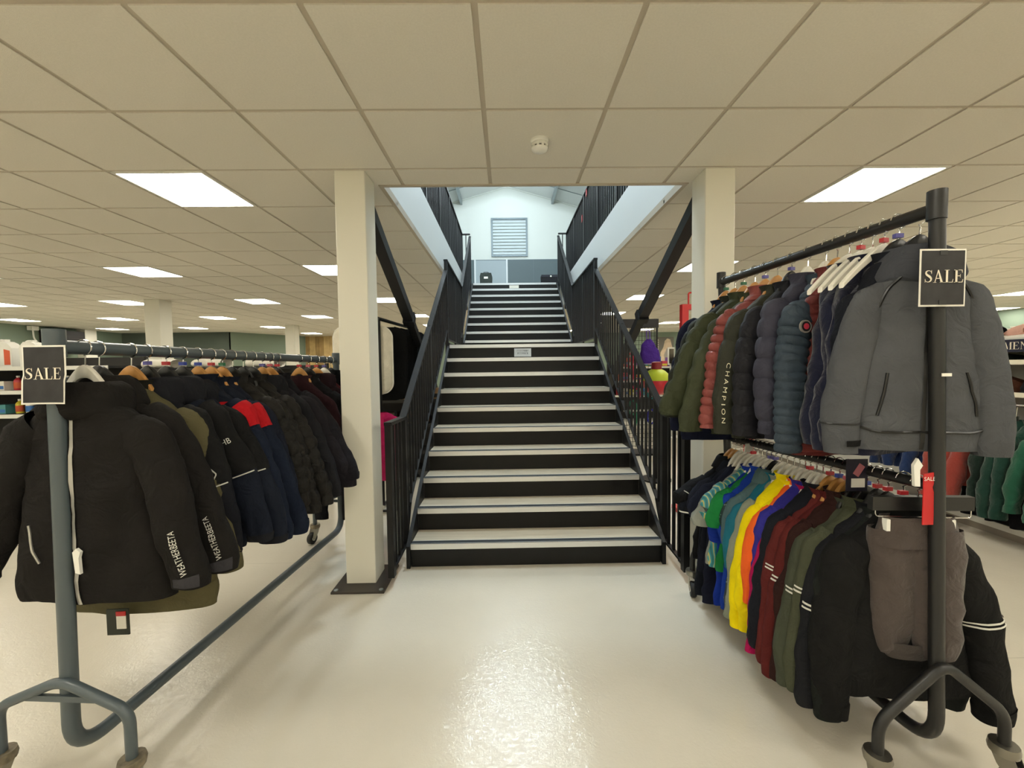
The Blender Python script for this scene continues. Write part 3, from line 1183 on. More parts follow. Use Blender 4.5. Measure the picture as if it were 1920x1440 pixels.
rack('grey steel clothes rail on castors loaded with dark jackets, on the left', M_lgrey, PA, PB, Vector((-1.505, 1.375, 0)), Vector((-1.375, 3.35, 0)), half=.235, rust=True, vapex=.41, rad=.0238, knee=.10)
QA, QB = Vector((1.392, 1.335, 1.93)), Vector((1.302, 2.5, 1.93))
LA, LB = Vector((1.412, 1.335, 1.025)), Vector((1.35, 2.5, .985))
rack('black two-tier clothes rack with puffer jackets above and bright tops below, on the right', M_rackblk, QA, QB, Vector((1.44, 1.325, 0)), Vector((1.385, 2.5, 0)), (LA, LB), half=.225, brace=False, vapex=.44, knee=.185)


def railU(y, drop=.06):
    p = QA.lerp(QB, (y - QA.y) / (QB.y - QA.y))
    p.z -= drop
    return p


def railD(y, drop=.06):
    p = LA.lerp(LB, (y - LA.y) / (LB.y - LA.y))
    p.z -= drop
    return p


# ------------------------------------------------------------------ jackets on the grey rail
BLK, NAV, NV2 = '23211e', '1b1d26', '1c2436'
gl = 'dark jackets on the grey rail'
zs = mat('zip_silver', 'b8b6b0', .35, .6)
zb = mat('zip_black', '0c0c0c', .4)
GLS = {}


def GL(i, y, label, short, col, hs, clip=None, **k):
    k.setdefault('rz', RZL + R_.uniform(-5, 5))
    g = garment('jacket', label, 'jacket', railL(y), col, group=gl, hangs=hs, clip=clip, short=short, **k)
    GLS[i] = g
    return g


g = GL(1, 1.45, 'black hooded jacket nearest the viewer on the grey rail, white zip down its front', 'nearest black jacket on the grey rail', BLK, 'white', ox=.03, sp=.345, lsp=.40, cz=-.755, L=.80, hw=.27, collar='hood', zipc=zs, th=.05, sr=.078, cr=.058, rz=0)
g['R'].text('WEATHERBEETA', .79, -PI / 2 + .25, .027, True, .80, .006, 1).build('sleeve_lettering', M_reflect, g['Ro'])
g['body'].ribbon([(.62, -2.25), (.72, -2.15), (.80, -2.05)], .004).build('pocket_zip', zs, g['bo'])
g['R'].mb(.93, .985, .006, -PI / 2 - .5, -PI / 2 + .9, 4).build('cuff_tab', fab('37363a'), g['Ro'])
MB().prism([(-.006, -.07), (.010, -.075), (.008, -.02), (.014, 0), (0, .012), (-.012, 0)], -.085, -.075).build('security_tag', M_whiteplastic, g['t']).location = (.02, 0, -.575)
g = GL(2, 1.525, 'second black jacket on the grey rail, white lettering on its sleeve beside the olive coat', 'second black jacket on the grey rail', BLK, 'black', sp=.405, cz=-.77, L=.80, hw=.27, collar='hood', th=.05, sr=.078, cr=.058, rz=4)
g['R'].text('WEATHERBEETA', .80, -PI / 2 + .35, .027, True, .80, .006, 1).build('sleeve_lettering', M_reflect, g['Ro'])
g['R'].mb(.93, .985, .006, -PI / 2 - .4, -PI / 2 + 1.0, 4).build('cuff_tab', fab('37363a'), g['Ro'])
g = GL(3, 1.645, 'long olive green coat between the black and the navy jackets', 'olive green coat', '57523a', 'wood', sp=.345, cz=-.80, L=.95, hw=.29, collar='stand', sr=.075, cr=.06, rz=2, ccol='2a2a22')
MB().box((-.05, -.105, -.97), (.03, -.10, -.87)).build('swing_tag', mat('tag_dark', '2c3128', .6), g['t'])
MB().box((-.012, -.108, -.945), (.022, -.1055, -.895)).build('price_sticker', M_paper, g['t'])
MB().box((-.012, -.109, -.895), (.022, -.106, -.878)).build('sale_sticker', M_red, g['t'])
for i, y, lab, sh, hs, cl, sp_, czz in ((4, 1.715, 'blackish navy jacket with pale piping just behind the olive coat', 'piped navy jacket behind the olive coat', 'black', 'purple', .345, -.77),
                                       (5, 1.80, 'navy jacket with white letter logo on its sleeve and pale piping', 'navy jacket with the sleeve logo', 'black', 'red', .40, -.745),
                                       (6, 1.885, 'navy jacket with a long curved pale piping line, before the red-shouldered jackets', 'navy jacket with curved piping', 'black', 'blue', .42, -.76)):
    g = GL(i, y, lab, sh, NV2 if i > 4 else NAV, hs, cl, sp=sp_, cz=czz, L=.80, hw=.27, collar='hood', sr=.076, cr=.058, ccol='23252d', cuff=.03, zipc=zb)
    g['R'].mb(0, .52, .003).build('sleeve_panel', fab('1d1d1f'), g['Ro'], True)
    if i < 6:
        g['R'].ribbon([(.53, -PI), (.535, -PI / 2), (.53, -.1)], .0028, .005).build('piping', M_reflect, g['Ro'])
    else:
        g['R'].ribbon([(.30, -2.2), (.38, -1.9), (.46, -1.45), (.51, -.8), (.515, -.1)], .0028, .005).build('piping', M_reflect, g['Ro'])
    if i == 4:
        g['R'].ribbon([(.42, -.9), (.46, -.7), (.52, -1.1)], .0026, .005).build('piping', M_reflect, g['Ro'])
    if i == 5:
        g['R'].text('HB', .30, -PI / 2 + .55, .035, False, 1., .006).build('sleeve_logo', M_reflect, g['Ro'])
for i, y, lab, sh, hs, cl in ((7, 1.97, 'navy and red jacket with red shoulder, first of the red-shouldered pair', 'first red-shouldered navy jacket', 'wood', 'blue'),
                              (8, 2.05, 'navy and red jacket with red shoulder, second of the red-shouldered pair', 'second red-shouldered navy jacket', 'wood', 'red')):
    g = GL(i, y, lab, sh, NV2, hs, cl, sp=.42, cz=-.80, L=.80, hw=.26, collar='stand', sr=.07, cr=.05, scol='1c2740', cuff=.05)
    g['body'].mb(.13, .28, .004, -1.2, .6).build('shoulder_panel', fab('b01820'), g['bo'], True)
    g['R'].mb(.06, .22, .005, -2.6, .3).build('shoulder_panel', fab('b01820'), g['Ro'], True)
    g['body'].mb(.28, .62, .004, -.95, -.35).build('side_panel', fab('b01820'), g['bo'], True)
GL(9, 2.12, 'plain dark blue jacket on a wooden hanger behind the red-shouldered pair', 'plain dark blue jacket', '1a2135', 'wood', 'green', sp=.40, cz=-.78, L=.78, collar='stand', sr=.066)
for i, y, w_, sh in ((10, 2.19, 'first', .36), (11, 2.27, 'second', .39), (12, 2.35, 'third', .41)):
    GL(i, y, 'black quilted puffer jacket, %s of three on the grey rail' % w_, '%s black puffer jacket' % w_, '2a2723', 'black', None, sp=sh, cz=-.76, L=.76, hw=.26, quilt=(.066, .011, 3), collar='stand', sr=.07, cr=.055, sheen=0, rough=.55, fold=.006)
GL(13, 2.43, 'charcoal padded jacket beside the third black puffer', 'charcoal padded jacket beside the puffer', '24232a', 'wood', 'purple', sp=.41, cz=-.74, L=.74, collar='hood', sr=.075, cr=.06)
GL(14, 2.50, 'purplish black jacket with a maroon edged collar', 'purplish black jacket', '26232c', 'wood', 'pink', sp=.44, cz=-.70, L=.74, collar='stand', ccol='3c1a24', sr=.075, cr=.062)
GL(15, 2.57, 'dark charcoal jacket with gathered cuff beside the left column', 'charcoal jacket with gathered cuff', '201f26', 'black', 'red', sp=.46, cz=-.68, L=.70, collar='stand', sr=.08, cr=.06, cuff=.03)
GL(16, 2.81, 'maroon top seen only at the collar on the grey rail', 'maroon top with visible collar', '3a1820', 'wood', 'red', sp=.25, cz=-.66, L=.66, collar='stand', hw=.21, sr=.055, cr=.045)
GL(17, 2.92, 'black fleece jacket deep on the grey rail', 'black fleece jacket', '19181b', 'black', 'pink', sp=.25, cz=-.66, L=.68, collar='stand', hw=.21, sr=.055, cr=.045)
GL(18, 3.03, 'dark wine coloured jacket near the far end of the grey rail', 'dark wine jacket', '31171d', 'wood', 'red', sp=.25, cz=-.66, L=.68, collar='hood', hw=.21, sr=.055, cr=.045)
GL(19, 3.14, 'rust red jacket on the white hanger at the far end of the grey rail', 'rust red jacket', '4a1a1c', 'white', 'purple', sp=.25, cz=-.66, L=.68, collar='stand', hw=.21, sr=.055, cr=.045)
# long dark trousers hanging at the far end
t = thing('riding_trousers', 'long black trousers hanging low beside the left column', 'trousers', railL(3.24), math.radians(RZL), gl)
for s in (-1, 1):
    Loft([(s * .09, 0, -.02, .09, .03), (s * .10, 0, -.3, .085, .035), (s * .11, 0, -.7, .06, .03), (s * .11, 0, -1.2, .05, .025)], (1, 0, 0), 90 + s, .01).mb().build('trouser_leg', fab('15161d'), t, True)
hanger('black', railL(3.24), math.radians(RZL), 'long black trousers', None, 'hangers on the sale racks')

# ------------------------------------------------------------------ upper tier of the black rack
gu = 'jackets on the upper rail of the black rack'


def GU(y, label, short, col, hs, clip=None, cat='jacket', name='jacket', **k):
    k.setdefault('rz', 6)
    return garment(name, label, cat, railU(y), col, group=gu, hangs=hs, clip=clip, short=short, **k)


g = GU(1.405, 'grey softshell jacket with black seams hanging nearest on the black rack', 'grey softshell jacket', '505256', 'black', None, rz=-11, ox=.02, L=.73, sw=.155, hw=.21, sp=.215, lsp=.235, cz=-.745, sr=.062, cr=.055, collar='hood', hoodscale=.8, ccol='42444a', fold=.007, th=.05)
bd, ls = g['body'], g['L']
bd.ribbon([(.07, -2.05), (.16, -2.35), (.26, -2.55), (.36, -2.85)], .005).build('raglan_seam', zb, g['bo'])
bd.ribbon([(.07, -1.09), (.16, -.8), (.26, -.6), (.36, -.3)], .005).build('raglan_seam', zb, g['bo'])
bd.ribbon([(.90, -PI), (.875, -2.7), (.905, -2.2), (.90, -PI / 2), (.905, -1.0), (.88, -.4), (.85, 0)], .005).build('hem_seam', zb, g['bo'])
bd.ribbon([(.60, -2.2), (.70, -2.22), (.82, -2.28)], .0045).build('pocket_zip', zb, g['bo'])
bd.ribbon([(.60, -.95), (.70, -.88), (.82, -.78)], .0045).build('pocket_zip', zb, g['bo'])
bd.mb(.08, .99, .004, -PI / 2 - .06, -PI / 2 - .02, 24).build('zip', zb, g['bo'])
ls.ribbon([(.82, -PI), (.825, -PI / 2), (.82, 0)], .003).build('cuff_seam', zb, g['Lo'])
ls.mb(.92, .955, .005, -1.6, -.4, 3).build('cuff_tab', fab('1c1c1c'), g['Lo'])
g['bo']['label'] = 'grey softshell body'
MB().prism([(-.006, -.075), (.010, -.075), (.008, -.02), (.016, -.005), (.002, .018), (-.010, -.005)], -.09, -.078).build('security_tag', M_whiteplastic, g['t']).location = (-.045, 0, -.735)
GU(1.455, 'dark navy jacket tucked behind the grey softshell', 'dark navy jacket behind the softshell', '1b1e2a', 'black', 'purple', rz=-4, sp=.16, cz=-.68, L=.70, collar='stand', sr=.055, sw=.15, hw=.19)
for y, w_ in ((1.505, 'first'), (1.55, 'second'), (1.595, 'third'), (1.645, 'fourth')):
    GU(y, 'navy gilet on a protruding white hanger, %s behind the grey softshell' % w_, '%s navy gilet' % w_, '1c2140', 'white_wide', 'red' if w_ in ('first', 'third') else None, 'gilet', 'gilet',
       rz=16, sleeves=False, sw=.17, hw=.215, L=.74, fold=.03, sheen=.3)
GU(1.70, 'shiny maroon puffer jacket mostly hidden beside the slate puffer', 'shiny maroon puffer', '6a3332', 'wood', None, rz=10, sleeves=False, L=.80, quilt=(.04, .012), rough=.35, sw=.15, hw=.2)
g = GU(1.755, 'slate blue narrow-quilted puffer with a round sleeve badge', 'slate blue puffer', '39444f', 'white', None, rz=20, sp=.24, cz=-.77, L=.76, quilt=(.036, .010), sr=.07, cr=.06, rough=.55, fold=.005, sw=.19)
P_ = g['L']
c0 = P_.point(.17, -1.75, .008)
nrm = (P_.point(.17, -1.75, .03) - c0).normalized()
q = nrm.to_track_quat('Z', 'Y').to_matrix()
for r0, h, m2, nm in ((.026, .003, mat('badge_grey', '8a8680', .5), 'badge'), (.020, .0045, mat('badge_black', '1a1718', .5), 'badge_disc'), (.012, .006, mat('badge_red', 'b8354a', .5), 'badge_emblem')):
    m = MB().lathe([(r0, -.004), (r0, h)], n=20)
    m.v = [tuple(c0 + q @ Vector(v_)) for v_ in m.v]
    m.build(nm, m2, g['Lo'])
GU(1.85, 'navy grey wide-quilted puffer with rolled cuff beside the slate puffer', 'navy grey wide-quilted puffer', '3b3b48', 'white', None, rz=20, sp=.235, cz=-.73, L=.76, quilt=(.085, .013), sr=.08, cr=.066, rough=.6, fold=.005, cuff=.02, sw=.2)
GU(1.945, 'charcoal puffer between the navy grey and the lettered puffers', 'charcoal puffer', '2c2b33', 'black', 'purple', rz=14, sp=.27, cz=-.74, L=.76, quilt=(.075, .011), sr=.078, cr=.066, rough=.6, fold=.008)
g = GU(2.035, 'dark olive puffer with white lettering down its sleeve', 'lettered dark olive puffer', '33342b', 'wood', None, rz=10, sp=.285, cz=-.75, L=.78, quilt=(.16, .010), sr=.078, cr=.066, rough=.5, fold=.008)
g['L'].text('C H A M P I O N', .68, -PI / 2 - .75, .026, True, 1.5, .009, -1).build('sleeve_lettering', mat('lettering_cream', 'e8e0c4', .5), g['Lo'])
GU(2.12, 'dusty red shiny puffer between two olive puffers', 'dusty red puffer', '8a4a46', 'wood', 'purple', rz=8, sp=.315, cz=-.75, L=.74, quilt=(.045, .016), sr=.07, cr=.06, rough=.35, fold=.008)
GU(2.20, 'olive green puffer beside the dusty red puffer', 'olive puffer beside the red one', '3d4230', 'wood', None, rz=8, sp=.37, cz=-.755, L=.78, quilt=(.10, .013), sr=.078, cr=.066, rough=.6)
GU(2.29, 'olive green puffer with the widest sleeve reaching out towards the stairs', 'wide-sleeved olive puffer', '3b402d', 'wood', 'green', rz=6, sp=.42, cz=-.70, L=.78, quilt=(.10, .013), sr=.085, cr=.072, rough=.6)
GU(2.37, 'deep green puffer second from the far end of the upper rail', 'deep green puffer', '2e3427', 'wood', None, rz=4, sp=.38, cz=-.72, L=.78, quilt=(.10, .013), sr=.078, rough=.6)
GU(2.45, 'navy pinstriped jacket at the far end of the upper rail', 'navy pinstriped jacket', '1a2140', 'wood', 'green', rz=2, sp=.29, cz=-.80, L=.86, sr=.078, collar='stand', hw=.27)

# ------------------------------------------------------------------ lower tier
gd = 'tops on the lower rail of the black rack'


def GD(y, label, short, col, hs, clip=None, cat='top', name='sports_top', **k):
    k.setdefault('rz', 5)
    k.setdefault('th', .03)
    k.setdefault('collar', 'stand')
    k.setdefault('sr', .056)
    k.setdefault('cr', .042)
    k.setdefault('cz', -.79)
    k.setdefault('sp', .285)
    k.setdefault('L', .70)
    return garment(name, label, cat, railD(y), col, group=gd, hangs=hs, clip=clip, short=short, **k)


def stripe(g, u, m=M_reflect, side='L'):
    for d in (0, .022):
        g[side].mb(u + d, u + d + .010, .004, -PI, PI * .2, 2).build('reflective_stripe', m, g[side + 'o'])


# trousers on a clip hanger at the near end
pt = railD(1.385)
t = thing('joggers', 'folded brown grey jogging bottoms clipped on the nearest hanger of the lower rail', 'trousers', pt, math.radians(-4), gd)
for s in (-1, 1):
    Loft([(s * .055, -.008 * s, -.10, .085, .026), (s * .058, -.01 * s, -.25, .085, .034), (s * .06, -.01 * s, -.40, .078, .034), (s * .062, -.01 * s, -.52, .062, .03), (s * .06, -.01 * s, -.545, .05, .026)], (1, 0, 0), 70 + s, .016, .003, None, 28, 40).mb().build('trouser_leg', fab('4b4340', .85, .2), t, True)
Loft([(0, 0, -.055, .125, .028), (0, 0, -.10, .135, .036), (0, 0, -.16, .14, .038)], (1, 0, 0), 75, .012).mb().build('waist', fab('4b4340', .85, .2), t, True)
Loft([(-.01, 0, -.50, .085, .034), (-.01, 0, -.555, .08, .032)], (1, 0, 0), 76, .01).mb().build('cuff', fab('3f3936', .85, .2), t, True)
h = thing('clip_hanger', 'chrome clip hanger with a black top bar gripping the brown grey jogging bottoms', 'hanger', pt, math.radians(-4), 'hangers on the sale racks')
MB().box((-.155, -.012, -.035), (.175, .012, .012)).build('bar', M_bhang, h)
link('hook', HOOK, h)
MB().tube(fillet([(-.145, -.01, -.02), (-.145, -.01, -.055), (.165, -.01, -.06), (.165, -.01, -.02)], .012), .002, 6).build('wire', M_chrome, h, True)
cm_ = MB().box((-.006, -.016, -.026), (.006, .004, .014)).mesh('clip', M_whiteplastic)
for x in (-.115, .095):
    o = link('clip', cm_, h)
    o.location = (x, -.012, -.075)
g = GD(1.435, 'black sweatshirt behind the jogging bottoms, sleeve out to the right', 'black sweatshirt behind the jogging bottoms', '1c1b1b', 'black', 'red', rz=-4, sp=.31, lsp=.24, cz=-.80, L=.72, sr=.07, cr=.055, th=.04, cuff=.05)
stripe(g, .42, M_reflect, 'R')
g = GD(1.49, 'charcoal green top with white sleeve stripe, first left of the jogging bottoms', 'first charcoal striped top', '252a26', 'black', 'red', sp=.25, cz=-.80, sr=.066, cr=.056)
stripe(g, .36)
g = GD(1.53, 'blackish navy top with white sleeve stripe beside the olive tops', 'blackish navy striped top', '23252b', 'black', 'red', sp=.29)
stripe(g, .40)
g = GD(1.575, 'olive top with white sleeve stripe, nearer of the two olive tops', 'nearer olive top', '474a3a', 'black', 'blue', sp=.30, cz=-.78)
stripe(g, .36)
g = GD(1.62, 'olive top, farther of the two olive tops', 'farther olive top', '43473a', 'black', 'green', sp=.31, cz=-.76)
stripe(g, .38)
g = GD(1.66, 'dark maroon brown top next to the olive tops', 'maroon brown top', '40211d', 'wood', 'pink', sp=.29, cz=-.80)
g = GD(1.70, 'maroon top with white sleeve stripe, nearer of the two bright maroon tops', 'nearer maroon striped top', '56201f', 'wood', 'blue', sp=.30, cz=-.80, sr=.06)
stripe(g, .36)
g = GD(1.745, 'maroon top with white sleeve stripe, farther of the two bright maroon tops', 'farther maroon striped top', '5a2322', 'wood', 'red', sp=.30, cz=-.77, sr=.058)
stripe(g, .33)
GD(1.785, 'ink navy top between maroon and magenta tops', 'ink navy top', '20232f', 'white', None, sp=.30, cz=-.74)
g = GD(1.82, 'magenta pink top with a small white mark near its cuff', 'magenta top', 'a31450', 'white', None, sp=.315, cz=-.76, rz=8)
g['L'].text('x', .86, -PI / 2 - .2, .05, False, 1., .006).build('cuff_logo', M_reflect, g['Lo'])
GD(1.855, 'violet blue top squeezed between magenta and orange tops', 'violet blue top', '33308c', 'white', 'red', sp=.245, cz=-.80)
GD(1.885, 'fluorescent orange top beside the yellow pair', 'fluorescent orange top', 'f0662a', 'white', None, sp=.27, cz=-.60)
g = GD(1.92, 'bright yellow top with black marks near the cuff, nearer of the yellow pair', 'nearer yellow top', 'f0dc10', 'white', None, sp=.265, cz=-.74)
g = GD(1.955, 'bright yellow top, farther of the yellow pair', 'farther yellow top', 'ecd80c', 'white', None, sp=.285, cz=-.76)
g['L'].text('XX', .82, -PI / 2 - .3, .03, True, 1., .006).build('cuff_logo', zb, g['Lo'])
g = GD(2.0, 'sage grey top with a small chevron near the cuff', 'sage grey top', '828779', 'white', None, sp=.29, cz=-.72, L=.74, sr=.06)
g['L'].ribbon([(.80, -2.0), (.83, -1.8), (.80, -1.5)], .002).build('cuff_logo', M_reflect, g['Lo'])
GD(2.04, 'teal top showing as a thin edge beside the sage one', 'teal top', '1f6478', 'white', None, sp=.27, cz=-.5, L=.66)
GD(2.08, 'slate green short sleeved polo with a long body', 'slate green polo', '4d6468', 'black', 'purple', cat='polo shirt', name='polo_shirt', sp=.34, slen=.42, cr=.062, sr=.064, L=.74, hw=.24, collar='polo')
fl_ = bpy.data.materials.new('floral_navy')
fl_.use_nodes = True
nt = fl_.node_tree
vo = nt.nodes.new('ShaderNodeTexVoronoi')
vo.inputs['Scale'].default_value = 60
rp = nt.nodes.new('ShaderNodeValToRGB')
rp.color_ramp.interpolation = 'CONSTANT'
rp.color_ramp.elements[0].color = (*lin('a9c2bd'), 1)
rp.color_ramp.elements[1].color = (*lin('14272c'), 1)
rp.color_ramp.elements[1].position = .22
tcn = nt.nodes.new('ShaderNodeTexCoord')
nt.links.new(tcn.outputs['Object'], vo.inputs['Vector'])
nt.links.new(vo.outputs['Distance'], rp.inputs['Fac'])
nt.links.new(rp.outputs['Color'], nt.nodes['Principled BSDF'].inputs['Base Color'])
GD(2.115, 'dark floral patterned top beside the royal blue ones', 'dark floral top', '14272c', 'white', 'purple', mats=fl_, sp=.30, slen=.3, cr=.06, L=.80)
GD(2.15, 'royal blue top, nearer of the royal blue pair', 'nearer royal blue top', '1a3a98', 'white', None, sp=.31, slen=.4, cr=.06, L=.80)
GD(2.185, 'bright green short sleeved top among the royal blue ones', 'green short sleeved top', '1f7a3e', 'white', None, sp=.46, cz=-.60, slen=.36, cr=.068, sr=.064, L=.60, collar='crew')
g = GD(2.22, 'royal blue top with a pink shoulder line, farther of the royal blue pair', 'farther royal blue top', '17318e', 'white', None, sp=.34, slen=.4, cr=.062, L=.80)
g['L'].mb(.02, .4, .004, -2.2, -1.7).build('pink_stripe', fab('d79a9c'), g['Lo'])
tp = bpy.data.materials.new('teal_stripe_print')
tp.use_nodes = True
nt = tp.node_tree
wv = nt.nodes.new('ShaderNodeTexWave')
wv.inputs['Scale'].default_value = 14
wv.inputs['Distortion'].default_value = 3
rp = nt.nodes.new('ShaderNodeValToRGB')
rp.color_ramp.elements[0].color = (*lin('1b6a72'), 1)
rp.color_ramp.elements[1].color = (*lin('3d9aa2'), 1)
rp.color_ramp.elements[1].position = .86
e = rp.color_ramp.elements.new(.97)
e.color = (*lin('c8b866'), 1)
tcn = nt.nodes.new('ShaderNodeTexCoord')
nt.links.new(tcn.outputs['Object'], wv.inputs['Vector'])
nt.links.new(wv.outputs['Color'], rp.inputs['Fac'])
nt.links.new(rp.outputs['Color'], nt.nodes['Principled BSDF'].inputs['Base Color'])
GD(2.255, 'teal patterned short sleeved top', 'teal patterned top', '1b6a72', 'white', 'red', mats=tp, sp=.46, cz=-.60, slen=.34, cr=.066, sr=.064, L=.62, collar='crew')
GD(2.295, 'light grey tee shirt between teal and navy ones', 'light grey tee', '8d9089', 'white', None, cat='tee shirt', name='tee_shirt', sp=.47, cz=-.62, slen=.38, cr=.07, sr=.064, L=.60, collar='crew')
GD(2.335, 'navy tee shirt, first left of the light grey one', 'navy tee beside the grey one', '1b2038', 'white', None, cat='tee shirt', name='tee_shirt', sp=.46, cz=-.60, slen=.36, cr=.07, sr=.064, L=.86, collar='crew')
GD(2.375, 'ink blue tee shirt in the middle of the dark tees', 'ink blue tee', '191d2e', 'white', None, cat='tee shirt', name='tee_shirt', sp=.47, cz=-.58, slen=.36, cr=.07, sr=.064, L=.70, collar='crew')
g = GD(2.415, 'navy polo shirt with white sleeve edge, second from the far end of the lower rail', 'navy polo with white edge', '171b28', 'wood', None, cat='polo shirt', name='polo_shirt', sp=.50, cz=-.52, slen=.42, cr=.072, sr=.066, L=.84, collar='polo')
g['L'].mb(.93, .965, .004, -PI, .3, 2).build('white_edge', M_reflect, g['Lo'])
g = GD(2.455, 'black polo shirt with white piping at the far end of the lower rail', 'black polo with piping', '141518', 'wood', None, cat='polo shirt', name='polo_shirt', sp=.52, cz=-.46, slen=.42, cr=.072, sr=.066, L=.66, collar='polo')
g['L'].ribbon([(.7, -2.6), (.72, -1.6), (.70, -.6)], .003).build('piping', M_reflect, g['Lo'])
# red tag hanging from the near end of the lower rail
t = thing('sale_tag', 'tall narrow red sale tag hanging from the lower rail beside the post', 'tag', LA + Vector((-.03, .02, 0)))
MB().prism([(-.018, .045), (.018, .05), (.018, .022), (.012, 0), (.018, -.022), (.018, -.125), (-.018, -.125)], -.034, -.031).build('card', M_red, t)
V, F = text_mesh('SALE', .018)
MB().add([(x, -.0355, z + .028) for x, z, _ in V], F).build('lettering', M_paper, t)
t = thing('swing_ticket', 'navy price ticket with a white barcode label dangling above the magenta top', 'tag', railD(1.62, 0) + Vector((-.05, -.06, 0)))
MB().box((-.042, -.001, -.075), (.042, .001, .05)).build('card', mat('ticket_navy', '1c1a2c', .6), t)
MB().box((-.022, -.003, -.06), (.030, -.0012, -.025)).build('barcode_label', M_paper, t)
MB().add([(-.018, -.003, -.005), (.004, -.003, -.02), (.03, -.003, .02), (.008, -.003, .035)], [(0, 1, 2, 3)]).build('sale_sticker', mat('sticker_rose', 'b06a72', .5), t)
t = MB().box((-.022, -.001, -.05), (.022, .001, 0)).build('swing_ticket', mat('ticket_grey', 'b9bbb4', .6))
t.location = railD(2.28, 0) + Vector((-.02, -.02, 0))
tag(t, 'plain pale grey ticket hooked on the far part of the lower rail', 'tag')


# ------------------------------------------------------------------ SALE signs
def sale_sign(label, loc, w_, h_, rx=0., rz=0., curl=0.):
    t = thing('sale_sign', label, 'sign', loc, rz)
    n = 10

    def sheet(x0, x1, z0, z1, off, thick=.0012):
        m = MB()
        for yo in (0, thick):
            for i in range(n + 1):
                for k in range(n + 1):
                    x, z = x0 + (x1 - x0) * i / n, z0 + (z1 - z0) * k / n
                    m.v.append((x, off + yo - curl * (abs(x) / w_ * 2) ** 2 * (1 if z < 0 else .3) * (.5 - z / h_), z))
        N = (n + 1) ** 2
        for i in range(n):
            for k in range(n):
                a = i * (n + 1) + k
                m.f.append((a, a + n + 1, a + n + 2, a + 1))
                m.f.append((N + a, N + a + 1, N + a + n + 2, N + a + n + 1))
        return m
    sheet(-w_ / 2, w_ / 2, -h_ / 2, h_ / 2, 0).build('card', M_paper, t, True)
    b = .0055
    sheet(-w_ / 2 + b, w_ / 2 - b, -h_ / 2 + b, h_ / 2 - b, -.0015, .001).build('print', M_chalk, t, True)
    polys, wd = serif('SALE', .036)
    sc = w_ * .86 / wd
    m = MB()
    for p in polys:
        V = []
        for a, c in p:
            x, z = a * sc, c * sc * 1.0 + .004
            V.append((x, -.0042 - curl * (abs(x) / w_ * 2) ** 2 * (1 if z < 0 else .3) * (.5 - z / h_), z))
        m.add(V, [tuple(range(len(V)))])
    m.build('lettering', M_cream, t)
    return t


t = sale_sign('SALE sign with a white border taped to the grey rail post', (-1.492, 1.352, 1.432), .138, .190, curl=.012)
t = sale_sign('SALE sign with a white border taped to the black rack post', (1.379, 1.298, 1.702), .148, .180)
for z in (.078, -.078):
    MB().box((-.012, -.003, z - .007), (.012, -.002, z + .007)).build('tape', mat('tape_dark', '1b1b1b', .4), t)
t = MB().box((-.016, -.001, -.005), (.016, .001, .005)).build('post_label', M_paper)
t.location = (1.414, 1.308, 1.395)
tag(t, 'tiny white printed label stuck on the black rack post', 'label')
# ------------------------------------------------------------------ background stock
def bottle(x, y, z, h, r, body, cap, label, lab=None, cat='bottle', name='bottle', group=None):
    t = thing(name, label, cat, (x, y, z), 0, group)
    MB().lathe([(r * .9, 0), (r, .01), (r, h * .62), (r * .85, h * .72), (r * .36, h * .84), (r * .36, h * .9)], n=16).build('body', mat('plastic_' + body, body, .35), t, True)
    MB().lathe([(r * .42, h * .88), (r * .42, h), (r * .3, h * 1.005)], n=12).build('cap', mat('plastic_' + cap, cap, .4), t, True)
    if lab:
        MB().lathe([(r * 1.012, h * .12), (r * 1.012, h * .55)], n=16, capb=False, capt=False).build('label', mat('print_' + lab, lab, .6), t, True)
    return t


def jug(x, y, z, h, lab, label, group=None):
    t = thing('jug', label, 'jug', (x, y, z), .2, group)
    w_ = h * .62
    p = [(-w_ / 2, 0), (w_ / 2, 0), (w_ / 2, h * .72), (w_ * .3, h * .9), (w_ * .08, h * .98), (-w_ * .3, h * .98), (-w_ / 2, h * .8)]
    MB().prism(p, -w_ * .38, w_ * .38).build('body', M_whiteplastic, t)
    MB().lathe([(w_ * .13, h * .96), (w_ * .13, h * 1.06)], (w_ * .02, 0, 0), 12).build('cap', M_whiteplastic, t, True)
    MB().prism([(w_ * .12, h * .08), (w_ * .42, h * .08), (w_ * .42, h * .62), (w_ * .12, h * .68)], -w_ * .38 - .002, -w_ * .38).build('label', mat('print_' + lab, lab, .6), t)
    MB().tube(fillet([(-w_ * .42, 0, h * .8), (-w_ * .42, 0, h * 1.02), (-w_ * .1, 0, h * 1.02)], .03), .012, 8).build('handle', M_whiteplastic, t, True)
    return t


def carton(x, y, z, w_, d_, h_, c1, c2, label, group=None, rz=0.):
    t = thing('carton', label, 'box', (x, y, z), rz, group)
    MB().box((-w_ / 2, -d_ / 2, 0), (w_ / 2, d_ / 2, h_)).build('box_body', mat('card_' + c1, c1, .55), t)
    MB().box((-w_ / 2 + .006, -d_ / 2 - .001, h_ * .15), (w_ / 2 - .006, -d_ / 2, h_ * .5)).build('printed_panel', mat('card_' + c2, c2, .55), t)
    return t


